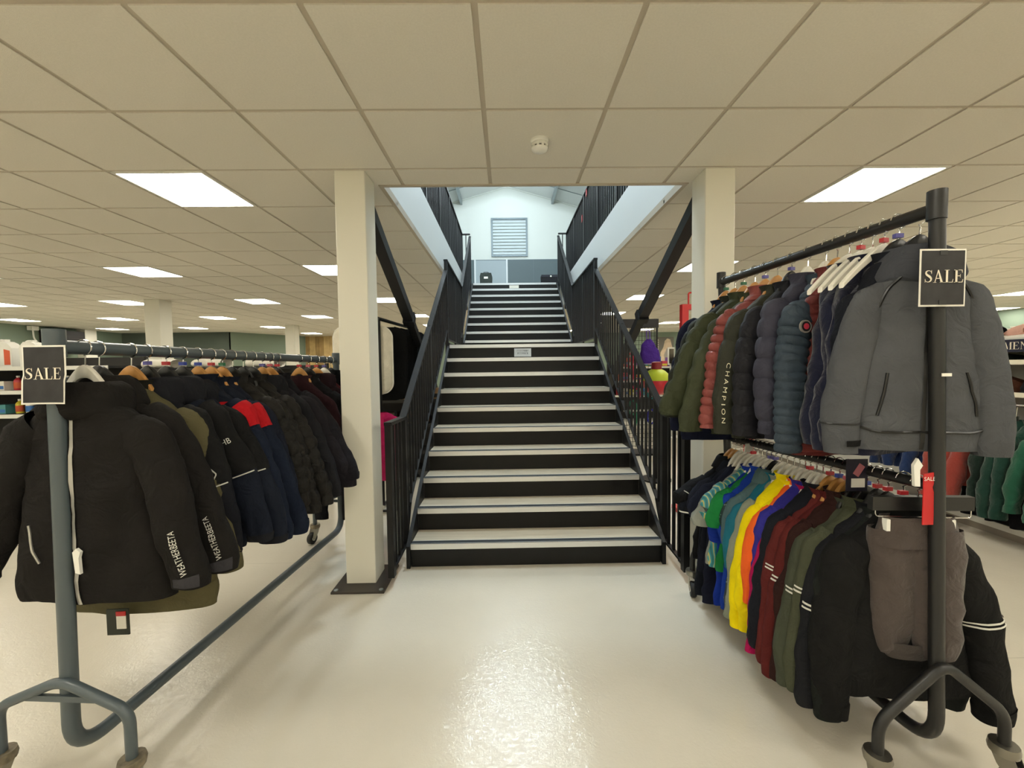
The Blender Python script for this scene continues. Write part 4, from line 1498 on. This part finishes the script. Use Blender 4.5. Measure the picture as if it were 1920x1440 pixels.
def shelving(label, loc, w_, d_, h_, levels, rz=0., back=True, sm=M_shelf, bm_=M_darkshelf):
    t = thing('shelving_unit', label, 'shelving', loc, rz)
    for x in (-w_ / 2, w_ / 2):
        MB().box((x - .02, -.02, 0), (x + .02, .02, h_)).build('upright', bm_, t)
    if back:
        MB().box((-w_ / 2, -.012, .06), (w_ / 2, .0, h_ - .02)).build('back_panel', bm_, t)
    for z in levels:
        s = MB().box((-w_ / 2 + .021, -d_, z - .025), (w_ / 2 - .021, -.021, z)).build('shelf', bm_, t)
        MB().box((-w_ / 2 + .021, -d_ - .006, z - .04), (w_ / 2 - .021, -d_, z + .002)).build('price_rail', sm, s)
    MB().box((-w_ / 2, -d_, 0), (w_ / 2, .02, .1)).build('plinth', sm, t)
    return t


# gondola of care products behind the grey rail
SY = 4.95
shelving('dark shelving unit of grooming products behind the grey rail on the left', (-5.35, SY, 0), 2.1, .42, 1.62, (.32, .68, .98, 1.24, 1.50))
shelving('dark shelving unit partly hidden behind the jackets on the grey rail', (-3.2, SY, 0), 2.1, .42, 1.50, (.32, .68, .98, 1.24))
gj = 'containers on the grooming shelves'
for xx, yy, lb in ((-7.6, SY, 'dark shelving unit at the far left of the grooming aisle'), (-5.6, 9.3, 'dark shelving unit deeper in the shop beyond the grooming aisle'), (-3.2, 9.3, 'dark shelving unit deep in the shop left of the stairs')):
    shelving(lb, (xx, yy, 0), 2.1, .42, 1.45, (.32, .68, 1.0, 1.3))
    for q in range(5):
        c_, cn_ = [('b0a892', 'buff'), ('6a3a3a', 'wine'), ('3a5a6a', 'slate'), ('8a8a84', 'grey'), ('4a4a3a', 'olive')][q]
        carton(xx - .8 + q * .4, yy - .25, 1.301 if q % 2 else 1.001, .26, .22, .17, c_, 'd8d4c8', '%s carton on the %s' % (cn_, lb.replace('dark ', '')), 'cartons on the far shelving')
jug(-6.15, SY - .24, 1.50, .30, '2f7a70', 'white jug with a teal label at the left frame edge of the top shelf', gj)
jug(-5.86, SY - .22, 1.50, .30, '3c8a80', 'white jug with a green label, second on the top shelf', gj)
jug(-5.60, SY - .24, 1.50, .29, 'd8603a', 'white jug with an orange label on the top shelf beside the sale sign', gj)
jug(-5.3, SY - .24, 1.50, .28, 'c8c4b8', 'white jug with a plain pale label hidden behind the sale sign', gj)
rr = random.Random(11)
names = [('c23a55', 'pink'), ('d6c93a', 'yellow'), ('c4552e', 'orange'), ('3a6fb0', 'blue'), ('e4e0d2', 'cream'), ('7a4a9a', 'violet'), ('4a8a8a', 'teal'), ('b8323c', 'red')]
WH = {1.24: 'middle', .98: 'lower'}
for z in (1.24, .98):
    x = -6.25
    n_ = 0
    while x < -4.45:
        c, cn = names[(n_ * 3 + (0 if z > 1 else 2)) % 8]
        n_ += 1
        pos_ = 'number %s from the left' % ['one', 'two', 'three', 'four', 'five', 'six', 'seven', 'eight', 'nine', 'ten', 'eleven', 'twelve', 'thirteen', 'fourteen'][n_ - 1]
        if n_ % 4 == 1:
            carton(x + .07, SY - .27, z + .001, .16, .12, .10, c, '3a6fb0', '%s carton on the %s grooming shelf, %s' % (cn, WH[z], pos_), gj)
            x += .20
        else:
            bottle(x + .04, SY - .27, z + .001, rr.uniform(.15, .2), rr.uniform(.032, .042), c, 'eceae2', '%s bottle on the %s grooming shelf, %s' % (cn, WH[z], pos_), names[(n_ + 4) % 8][0], group=gj)
            x += .115
t = thing('bucket', 'pink feed bucket with a pale rim on the middle grooming shelf', 'bucket', (-5.98, SY - .36, 1.35))
MB().lathe([(.08, 0), (.10, .11), (.104, .115), (.104, .125)], n=20).build('tub', mat('bucket_pink', 'd4405e', .4), t, True)
MB().lathe([(.106, .112), (.108, .12), (.106, .128)], n=20, capb=False, capt=False).build('rim', M_paper, t, True)
for i, (x, c, lab) in enumerate(((-3.95, '2a7fc4', 'bright blue tub on the shelf behind the second black jacket'), (-3.78, '2a7fc4', 'bright blue tub on the shelf beyond the black hanger'), (-3.55, '8fb0d8', 'pale blue tub on the shelf behind the wooden hanger'),
                                 (-3.3, 'e6e2d8', 'white tub on the shelf behind the olive coat'), (-3.08, 'e6e2d8', 'white tub on the shelf behind the navy hoods'), (-2.85, 'ddd6c6', 'cream tub at the right end of the shelf behind the jackets'))):
    bottle(x, SY - .26, 1.241, .16, .06, c, 'eceae2', lab, None, 'tub', 'tub', gj)
for i, (x, lab) in enumerate(((-3.9, 'white folded saddle cloth on top of the right grooming unit, left one'), (-3.35, 'white folded saddle cloth on top of the right grooming unit, middle one'), (-2.75, 'white folded saddle cloth on top of the right grooming unit, right one'))):
    t = thing('folded_cloth', lab, 'saddle cloth', (x, SY - .2, 1.241 + (.0 if i else .0)), 0, 'folded white saddle cloths')
    t.location.z = 1.46
    Loft([(-.16, 0, .05, .05, .12), (0, 0, .055, .055, .13), (.16, 0, .05, .05, .12)], (0, 0, 1), 200 + i, .012).mb().build('cloth', fab('dedad0'), t, True)
    MB().box((-.2, -.15, -.02), (.2, .15, 0)).build('backing_board', M_darkshelf, t)

# saddle pads and rugs hanging left of the stairs, behind the column
t = thing('pad_stand', 'black metal arm stand holding saddle pads behind the left column', 'stand', (-1.42, 4.3, 0))
MB().tube([(.14, -.15, 1.93), (.24, 1.2, 1.93)], .018, 12).build('arm', M_black, t, True)
MB().tube(fillet([(.14, -.12, 1.93), (.14, -.12, .03), (.14, .5, .03)], .05), .016, 12).build('leg', M_black, t, True)
MB().tube(fillet([(.23, 1.15, 1.93), (.23, 1.15, .03), (.23, .6, .03)], .05), .016, 12).build('leg', M_black, t, True)


def pad(x, y, w_, z0, z1, col, label, stitched=False, trim_=None):
    t = thing('saddle_pad', label, 'saddle pad', (x, y, z1), 0, 'saddle pads hanging behind the left column')
    n, m_ = 40, 44
    h_ = z1 - z0

    def shape(a, b):
        # rounded rectangle outline with a soft bow
        hw_ = w_ / 2
        cr_ = .12
        zz = b * h_
        edge = 0
        if zz < cr_: edge = cr_ - math.sqrt(max(0, cr_ ** 2 - (cr_ - zz) ** 2))
        if zz > h_ - cr_: edge = cr_ - math.sqrt(max(0, cr_ ** 2 - (zz - h_ + cr_) ** 2))
        return (hw_ - edge) * a, -zz
    m = MB()
    for side in (-1, 1):
        for i in range(n + 1):
            for k in range(m_ + 1):
                xx, zz = shape(-1 + 2 * i / n, k / m_)
                puff = .012
                if stitched:
                    puff += .013 * (abs(math.sin(PI * xx / .052)) * abs(math.sin(PI * zz / .052))) ** .5 * (1 if zz < -.36 or zz > -.10 else .3)
                ed = min(1, (1 - abs(-1 + 2 * i / n)) * 6, (k / m_) * 8 + .05, (1 - k / m_) * 8 + .05)
                m.v.append((xx, side * puff * ed ** .5 + .03 * math.sin(xx * 4) ** 2, zz))
    N = (n + 1) * (m_ + 1)
    for i in range(n):
        for k in range(m_):
            a = i * (m_ + 1) + k
            m.f.append((a, a + 1, a + m_ + 2, a + m_ + 1))
            m.f.append((N + a, N + a + m_ + 1, N + a + m_ + 2, N + a + 1))
    m.build('pad', fab(col), t, True)
    out = []
    for q in range(60):
        a = 2 * PI * q / 60
    pts = [shape(1, k / m_) for k in range(m_ + 1)] + [shape(-1, 1 - k / m_) for k in range(m_ + 1)]
    MB().tube([(a, .03 * math.sin(a * 4) ** 2, b) for a, b in pts], .007, 6).build('binding', fab(trim_ or col), t, True)
    return t


pad(-1.46, 4.2, .60, 1.17, 1.86, 'd9d2bf', 'cream quilted saddle pad hanging behind the left column', True, 'e6e2d6')
for i, (x, y) in enumerate(((-1.36, 4.33), (-1.33, 4.47), (-1.30, 4.61), (-1.28, 4.75), (-1.26, 4.9))):
    pad(x, y, .62, 1.10, 1.86, '161616', 'black saddle pad, %s behind the cream quilted one' % ('first', 'second', 'third', 'fourth', 'fifth')[i], False, '2b3338' if i == 2 else '121212')
t = thing('plastic_bag', 'crumpled translucent white bag left of the column above the far rail end', 'bag', (-1.72, 4.45, 1.45))
Loft([(.0, 0, .45, .05, .03), (.02, 0, .40, .10, .05), (0, 0, .25, .11, .05), (-.04, 0, .08, .07, .04), (-.08, 0, 0, .02, .02)], (1, 0, 0), 300, .035, .012).mb().build('film', mat('bag_film', 'e2dfd8', .3), t, True)
Loft([(.02, .04, 1.86 - 1.45, .02, .01), (.02, .04, .46, .02, .01)], (1, 0, 0), 301, .004).mb().build('bag_handle', mat('bag_film', 'e2dfd8', .3), t, True)
shelving('low dark shelf with cardboard boxes behind the left stair railing', (-1.35, 5.75, 0), 1.1, .4, 1.15, (.35, .7, 1.02), 0, True, M_darkshelf)
for i, (x, z, c) in enumerate(((-1.7, 1.021, 'a9855a'), (-1.35, 1.021, '8f6f48'), (-1.02, 1.021, 'a9855a'), (-1.6, .701, '5a4a38'), (-1.2, .701, 'a9855a'))):
    carton(x, 5.52, z, .26, .24, .14, c, '2a2622', 'brown shoe box on the low shelf behind the left railing, %s' % ('top left', 'top middle', 'top right', 'lower left', 'lower right')[i], 'brown boxes behind the left railing', rr.uniform(-.2, .2))
t = thing('horse_rug', 'folded magenta rug hanging between the left column and the railing', 'rug', (-1.22, 4.05, .95))
Loft([(-.05, 0, .05, .10, .03), (0, 0, 0, .15, .05), (0, 0, -.2, .15, .06), (.0, 0, -.45, .13, .06), (0, 0, -.62, .12, .05)], (1, 0, 0), 310, .03, .008).mb().build('rug', fab('a01a4e'), t, True)
MB().tube(fillet([(-.12, 0, .06), (-.12, 0, -.93), (.12, 0, -.93), (.12, 0, .06)], .05), .012, 10).build('hanging_frame', M_black, t, True)

# right of the stairs: grid wall with halters, purple bag, ball, red frame
t = thing('grid_stand', 'black wire grid stand with a header board right of the stairs', 'stand', (2.15, 6.6, 0))
MB().box((-.33, -.02, 2.02), (.28, .02, 2.16)).build('header', M_black, t)
for x in (-.32, .26):
    MB().box((x - .012, -.012, 0), (x + .012, .012, 2.04)).build('post', M_black, t)
wv = MB().box((-.003, -.003, .1), (.003, .003, 2.02)).mesh('wire', M_black)
for q in range(11):
    o = link('wire', wv, t)
    o.location = (-.28 + q * .05, 0, 0)
wh = MB().box((-.32, -.003, -.003), (.26, .003, .003)).mesh('wire', M_black)
for q in range(28):
    o = link('wire', wh, t)
    o.location = (0, -.005, .12 + q * .068)
MB().box((-.36, -.2, 0), (.3, .2, .03)).build('foot', M_black, t)
t = thing('feed_bag', 'purple feed bag hanging on the wire grid stand', 'bag', (2.22, 6.46, 1.95))
Loft([(0, 0, -.12, .03, .03), (.01, 0, -.2, .10, .05), (.03, 0, -.35, .16, .06), (.05, 0, -.46, .15, .055), (.05, 0, -.5, .12, .04)], (1, 0, 0), 330, .02).mb().build('pouch', fab('43287c'), t, True)
MB().tube(fillet([(-.02, 0, -.16), (-.01, .05, .02), (.04, .05, .02), (.03, 0, -.16)], .02), .008, 6).build('strap', fab('5a3f94'), t, True)
Loft([(.05, 0, -.49, .125, .045), (.05, 0, -.515, .11, .04)], (1, 0, 0), 331, .01).mb().build('rim', fab('b9a8d0'), t, True)
for i, (x, z, c, nm) in enumerate(((1.95, 1.5, 'c03a4a', 'red'), (2.05, 1.15, 'b03048', 'crimson'), (2.3, 1.0, '2a6a6a', 'teal'), (2.0, .75, '3a8a6a', 'green'), (2.3, .6, '2f2f8a', 'blue'))):
    t = thing('rope_halter', '%s rope halter coiled on the wire grid stand' % nm, 'halter', (x, 6.54, z), 0, 'halters on the wire grid')
    MB().tube([(.06 * math.cos(a), -.01 * math.sin(3 * a), .11 * math.sin(a)) for a in np.linspace(0, 2 * PI, 24)], .014, 8, False).build('loop', fab(c), t, True)
    MB().tube([(.05, 0, -.06), (.07, 0, -.2), (.04, 0, -.33)], .012, 8).build('lead', fab(c), t, True)
t = thing('horse_ball', 'red horse play ball with a lime label and dark red cap beside the right railing', 'ball', (1.84, 5.05, 1.22))
MB().lathe([(.165 * math.sin(a), -.165 * math.cos(a)) for a in np.linspace(.05, PI - .3, 20)], n=28).build('ball', mat('ball_red', 'c22a38', .3), t, True)
MB().lathe([(.168 * math.sin(a), -.168 * math.cos(a)) for a in np.linspace(1.68, PI - .3, 10)], n=28, capb=False, capt=False).build('label_band', mat('label_lime', 'b8c820', .5), t, True)
MB().lathe([(.062, .15), (.058, .24), (.03, .25)], n=18).build('cap', mat('cap_dark_red', '8c1420', .4), t, True)
MB().tube([(0, 0, -.16), (0, 0, -1.20)], .02, 10).build('stand_pole', M_black, t, True)
MB().lathe([(.18, -1.22), (.18, -1.20)], n=20).build('stand_base', M_black, t)
t = thing('display_frame', 'tall red rectangular display frame behind the right column', 'stand', (1.66, 3.85, 0))
for x in (0, .62):
    MB().box((x - .03, -.2, 0), (x + .03, .2, .04)).build('foot', M_red, t)
    MB().box((x - .03, -.03, .04), (x + .03, .03, 1.99)).build('upright', M_red, t)
MB().box((.03, -.03, 1.94), (.59, .03, 1.99)).build('top_rail', M_red, t)
MB().tube(fillet([(.04, 0, 1.98), (.04, 0, 2.10), (.11, 0, 2.10), (.11, 0, 1.98)], .02), .008, 8).build('loop', M_red, t, True)
wv2 = MB().tube([(.03, 0, 0), (.59, 0, 0)], .006, 8).mesh('rung', M_chrome)
for q in range(6):
    o = link('rung', wv2, t)
    o.location = (0, 0, .35 + q * .28)
t = thing('framed_poster', 'tall horse photograph poster on the far green wall right of the stairs', 'poster', (6.25, YB - .012, 2.0))
MB().box((-.36, -.02, -.5), (.36, .01, .5)).build('board', mat('poster_grey', '6d6a62', .6), t)
MB().prism([(-.20, -.5), (-.16, -.1), (-.05, .1), (.0, .34), (.10, .44), (.22, .4), (.30, .1), (.34, -.5)], -.024, -.0205).build('horse_print', mat('poster_tan', 'c9b49a', .6, var=.25, vscale=5), t)
MB().prism([(.0, -.5), (-.02, -.2), (.08, .05), (.18, 0), (.2, -.5)], -.027, -.0242).build('face_print', mat('poster_pale', '9a938c', .6), t)
q_ = MB()
for k in range(6):
    q_.box((-.31, -.026, -.1 + k * .09), (-.25, -.0205, -.04 + k * .09))
q_.build('side_print', mat('poster_cream', 'd8d2c4', .6), t)
t = thing('floor_mirror', 'slim white try-on mirror on a pole right of the stairs', 'mirror', (3.2, 8.0, 0))
MB().box((-.02, -.02, .02), (.02, .02, 1.45)).build('pole', M_shelf, t)
MB().lathe([(.2, 0), (.2, .02)], n=20).build('base', M_shelf, t)
MB().box((-.06, -.02, 1.42), (.06, .02, 1.76)).build('frame', M_shelf, t)
MB().box((-.045, -.024, 1.45), (.045, -.02, 1.73)).build('glass', mat('mirror_glass', '5a564e', .08, .9), t)
shelving('white shelving with small colourful goods far right of the stairs', (3.6, 10.2, 0), 2.2, .4, 1.45, (.35, .7, 1.05, 1.38), 0, True, M_shelf)
shelving('white shelving deep in the shop right of the stairs, beside the colourful one', (6.2, 10.2, 0), 2.2, .4, 1.45, (.35, .7, 1.05, 1.38), 0, True, M_shelf)
ORD = ['one', 'two', 'three', 'four', 'five', 'six', 'seven', 'eight', 'nine', 'ten', 'eleven', 'twelve', 'thirteen', 'fourteen', 'fifteen', 'sixteen']
for z, zn in ((1.381, 'top'), (1.051, 'second'), (.701, 'third')):
    x = 2.65
    n_ = 0
    while x < 4.55:
        c, cn = names[(n_ * 5 + int(z * 10)) % 8]
        w_ = rr.uniform(.12, .2)
        carton(x + w_ / 2, 9.92, z, w_ * .85, .2, rr.uniform(.12, .24), c, names[(n_ + 2) % 8][0], '%s pack on the %s shelf right of the stairs, number %s from the left' % (cn, zn, ORD[n_]), 'small packs right of the stairs')
        x += w_
        n_ += 1

# wall bay on the far right: sign, shoes, hats and fleeces
BX = 4.05
t = thing('wall_bay', 'tall display bay with a navy header, hat shelves and hanging fleeces, far right', 'shelving', (BX, 2.2, 0))
ln = 6.2
MB().box((.45, 0, 0), (.5, ln, 1.72)).build('back_panel', M_shelf, t)
MB().box((-.05, 0, 0), (.45, ln, .10)).build('plinth', mat('plinth_wood', '8d857a', .5), t)
MB().box((-.065, 0, .06), (-.05, ln, .11)).build('plinth_edge', M_shelf, t)
for z in (1.43, 1.17):
    s_ = MB().box((.0, 0, z - .02), (.45, ln, z)).build('shelf', M_shelf, t)
    MB().box((-.012, 0, z - .03), (0, ln, z + .008)).build('price_rail', mat('rail_cream', 'efe9d6', .4), s_)
MB().box((-.02, 0, 1.50), (.0, ln, 1.60)).build('header_board', mat('header_navy', '1d2036', .5), t)
MB().box((.0, 0, 1.60), (.45, ln, 1.615)).build('top_shelf', M_shelf, t)
MB().tube([(.05, .05, 1.07), (.05, ln - .05, 1.07)], .012, 10).build('hanging_rail', M_chrome, t, True)
for y in (0.02, 2.05, 4.1, 6.15):
    MB().box((.40, y - .02, 0), (.45, y + .02, 1.72)).build('upright', M_shelf, t)
polys, wd = serif('MENS &', .058)
m = MB()
for p_ in polys:
    V = [(-.0225, 0.965 - a, 1.55 + c) for a, c in p_]
    m.add(V, [tuple(range(len(V)))])
m.build('lettering', M_cream, t)
gs = 'shoes on the wall bay'
for i, (y, c, s2, lab) in enumerate(((3.36, 'e8b8a8', 'f0ece4', 'pale pink trainer on top of the wall bay beside the dark one'), (3.56, '2a2a30', 'e8e4da', 'dark trainer with a white sole on top of the wall bay'), (3.86, '5a5a62', 'e0dcd0', 'grey trainer on top of the wall bay'),
                                     (4.2, 'e4e0d8', 'f0ece4', 'white trainer on top of the wall bay'))):
    t = thing('trainer', lab, 'shoe', (BX + .16, y, 1.615), 1.2, gs)
    Loft([(-.13, 0, .06, .035, .04), (-.10, 0, .065, .05, .042), (0, 0, .055, .045, .042), (.08, 0, .04, .03, .04), (.14, 0, .03, .015, .03)], (0, 0, 1), 400 + i, .006).mb().build('upper', fab(c), t, True)
    MB().prism([(-.14, 0), (.15, 0), (.155, .015), (.10, .022), (-.14, .026)], -.044, .044).build('sole', mat('sole_' + s2, s2, .5), t)
    MB().tube([(.02, -.02, .10), (.04, .02, .095), (.05, -.02, .085), (.07, .02, .08)], .004, 6).build('laces', M_paper, t, True)
hc = ['2b2c31', '3c2a22', '4a2c20', '22262e', '5b3a2a', '2f3a4a', '35302c', '6a4a38', '1f2a24']
for z, zn in ((1.43, 'upper'), (1.17, 'lower')):
    for i in range(11):
        y = 2.42 + i * .25
        c = hc[(i * 2 + (0 if zn == 'upper' else 3)) % 9]
        t = thing('flat_cap', 'flat cap, number %s from the near end of the %s hat shelf' % (ORD[i], zn), 'cap', (BX + .17, y, z), 2.9 + rr.uniform(-.4, .4), 'caps on the wall bay')
        if z > 1.3:
            Loft([(0, 0, .0, .10, .12), (0, 0, .02, .105, .125), (.01, 0, .045, .08, .10), (.02, 0, .058, .02, .03)], (1, 0, 0), 500 + i, .006).mb().build('crown', fab(c), t, True)
        else:
            Loft([(0, 0, .0, .11, .125), (0, 0, .04, .115, .13), (.01, 0, .10, .09, .11), (.02, 0, .135, .03, .03)], (1, 0, 0), 520 + i, .008).mb().build('crown', fab(c), t, True)
        MB().prism([(.06, -.08), (.15, -.05), (.165, 0), (.15, .05), (.06, .08)], .004, .012, 'xy').build('peak', fab(c), t)
gf = 'fleeces on the wall bay'
for i, (y, col, lab, cz_) in enumerate(((2.45, '3a2a4a', 'plum fleece at the near end of the wall bay', -.72), (2.6, '2a2c34', 'slate fleece near the end of the wall bay', -.72), (2.75, '27303a', 'blue grey fleece beside the teal ones', -.74), (2.92, '235c48', 'bright teal fleece at the right frame edge', -.74), (3.01, '215743', 'second bright teal fleece beside the edge one', -.72), (3.12, '1d4036', 'dark green fleece, first beside the teal ones', -.80), (3.21, '1c3d34', 'dark green fleece, second beside the teal ones', -.80),
                                        (3.31, '1a382f', 'dark green fleece next to the coral ones', -.76), (3.44, '9c443c', 'coral fleece, first in the gap right of the post', -.80), (3.56, 'a54c43', 'coral fleece seen either side of the post', -.80), (3.70, '9c443c', 'coral fleece left of the black post', -.78),
                                        (3.90, '243a66', 'mid blue fleece beside the coral ones', -.62), (4.06, '203460', 'mid blue fleece with a badge behind the softshell cuff', -.60), (4.22, '1d2f56', 'deep blue fleece furthest along the wall bay', -.6))):
    p_ = (BX + .05, y, 1.01)
    garment('fleece', lab, 'fleece', p_, col, rz=rr.uniform(-6, 6), L=.62, sw=.2, hw=.23, sp=.30, cz=cz_, sr=.07, cr=.05, fold=.02, group=gf, sheen=.3, hangs=None, cuff=.05)
for i, (y, lab) in enumerate(((3.08, 'dark trousers below the teal fleece'), (3.25, 'dark trousers below the first dark green fleece'), (3.42, 'dark trousers below the second dark green fleece'))):
    t = thing('trousers', lab, 'trousers', (BX + .04, y + .04, .62), 0, 'dark trousers on the wall bay')
    for s in (-1, 1):
        Loft([(s * .08, 0, 0, .09, .035), (s * .085, 0, -.25, .085, .04), (s * .09, 0, -.5, .08, .035)], (1, 0, 0), 600 + i * 2 + s, .012).mb().build('trouser_leg', fab('15151d'), t, True)
    MB().box((-.15, -.012, -.01), (.15, .012, .02)).build('waistband', fab('15151d'), t)
    MB().tube([(0, .0, .02), (.06, 0, .44)], .003, 6).build('hook', M_chrome, t)

# left wall fittings
t = thing('wall_unit', 'black ventilation unit high on the left wall', 'air unit', (XL, 12.0, 2.2))
MB().box((0, -.45, -.12), (.34, .45, .40)).build('casing', mat('unit_black', '1a1615', .6), t)
sl_ = MB().box((.34, -.42, -.01), (.352, .42, .008)).mesh('slat', mat('unit_slat', '2c2422', .5))
for q in range(7):
    o = link('slat', sl_, t)
    o.location = (0, 0, -.08 + q * .055)
t = thing('wall_cable', 'white cable drooping from the ceiling beside the black ventilation unit', 'cable', (XL + .12, 11.3, 2.2))
MB().tube(fillet([(0, 0, .45), (0, .02, .1), (.02, .3, -.1), (.02, .32, -.6)], .12), .018, 8).build('cable', M_whiteplastic, t, True)
MB().box((-.06, -.08, .36), (.08, .08, .47)).build('ceiling_box', M_whiteplastic, t)
struct(MB().box((XL, 12.55, 0), (XL + .25, 12.9, CEIL - .002)).build('wall_left_pier', M_column))
# ceiling spot tracks at the back
for x0, x1, y, lab in ((-5.6, -3.4, 13.4, 'white spotlight track at the back before the timber wall'), (3.6, 6.0, 13.6, 'white spotlight track at the back right of the stairs')):
    t = thing('spotlight_track', lab, 'light track', (x0, y, CEIL))
    MB().box((0, -.015, -.05), (x1 - x0, .015, -.02)).build('track', M_whiteplastic, t)
    for q in (.2, (x1 - x0) - .2):
        MB().tube([(q, 0, -.02), (q, 0, -.001)], .006, 6).build('stem', M_whiteplastic, t)
        MB().lathe([(.03, -.05), (.045, -.15)], (q, 0, 0), 12).build('spot_head', M_whiteplastic, t, True)
# upstairs: padded goods behind the right balustrade
t = thing('padded_bundle', 'white and pink padded bundle hanging beyond the right upper balustrade', 'bundle', (1.72, 8.7, UP))
for i, (x, y, z, r0, c) in enumerate(((.0, 0, 1.38, .16, 'e6dcdc'), (.06, .1, 1.15, .15, 'e8e6e2'), (-.03, -.05, .95, .14, 'dfe4e2'), (.05, .05, .72, .16, 'e8e6e2'))):
    Loft([(x, y, z + r0 * .8, r0 * .4, r0 * .4), (x, y, z + r0 * .4, r0 * .95, r0 * .8), (x, y, z - r0 * .3, r0, r0 * .85), (x, y, z - r0 * .85, r0 * .4, r0 * .4)], (1, 0, 0), 700 + i, .03, .012).mb().build('padded_piece', fab(c), t, True)
MB().tube([(.02, 0, 0), (.02, 0, 1.6)], .015, 8).build('pole', M_chrome, t, True)
MB().lathe([(.2, 0), (.2, .02)], n=16).build('base', M_chrome, t)
for i, (y, z, lab) in enumerate(((7.3, 4.0, 'small red tag hanging on the right upper balustrade, lower one'), (6.9, 4.28, 'small red and white tag hanging on the right upper balustrade, higher one'))):
    t = MB().prism([(-.03, -.05), (.02, -.07), (.03, .03), (-.02, .05)], -.004, .004, 'yz').build('rail_tag', mat('tag_red', 'b03a3a', .5))
    t.location = (1.345, y, z)
    tag(t, lab, 'tag')
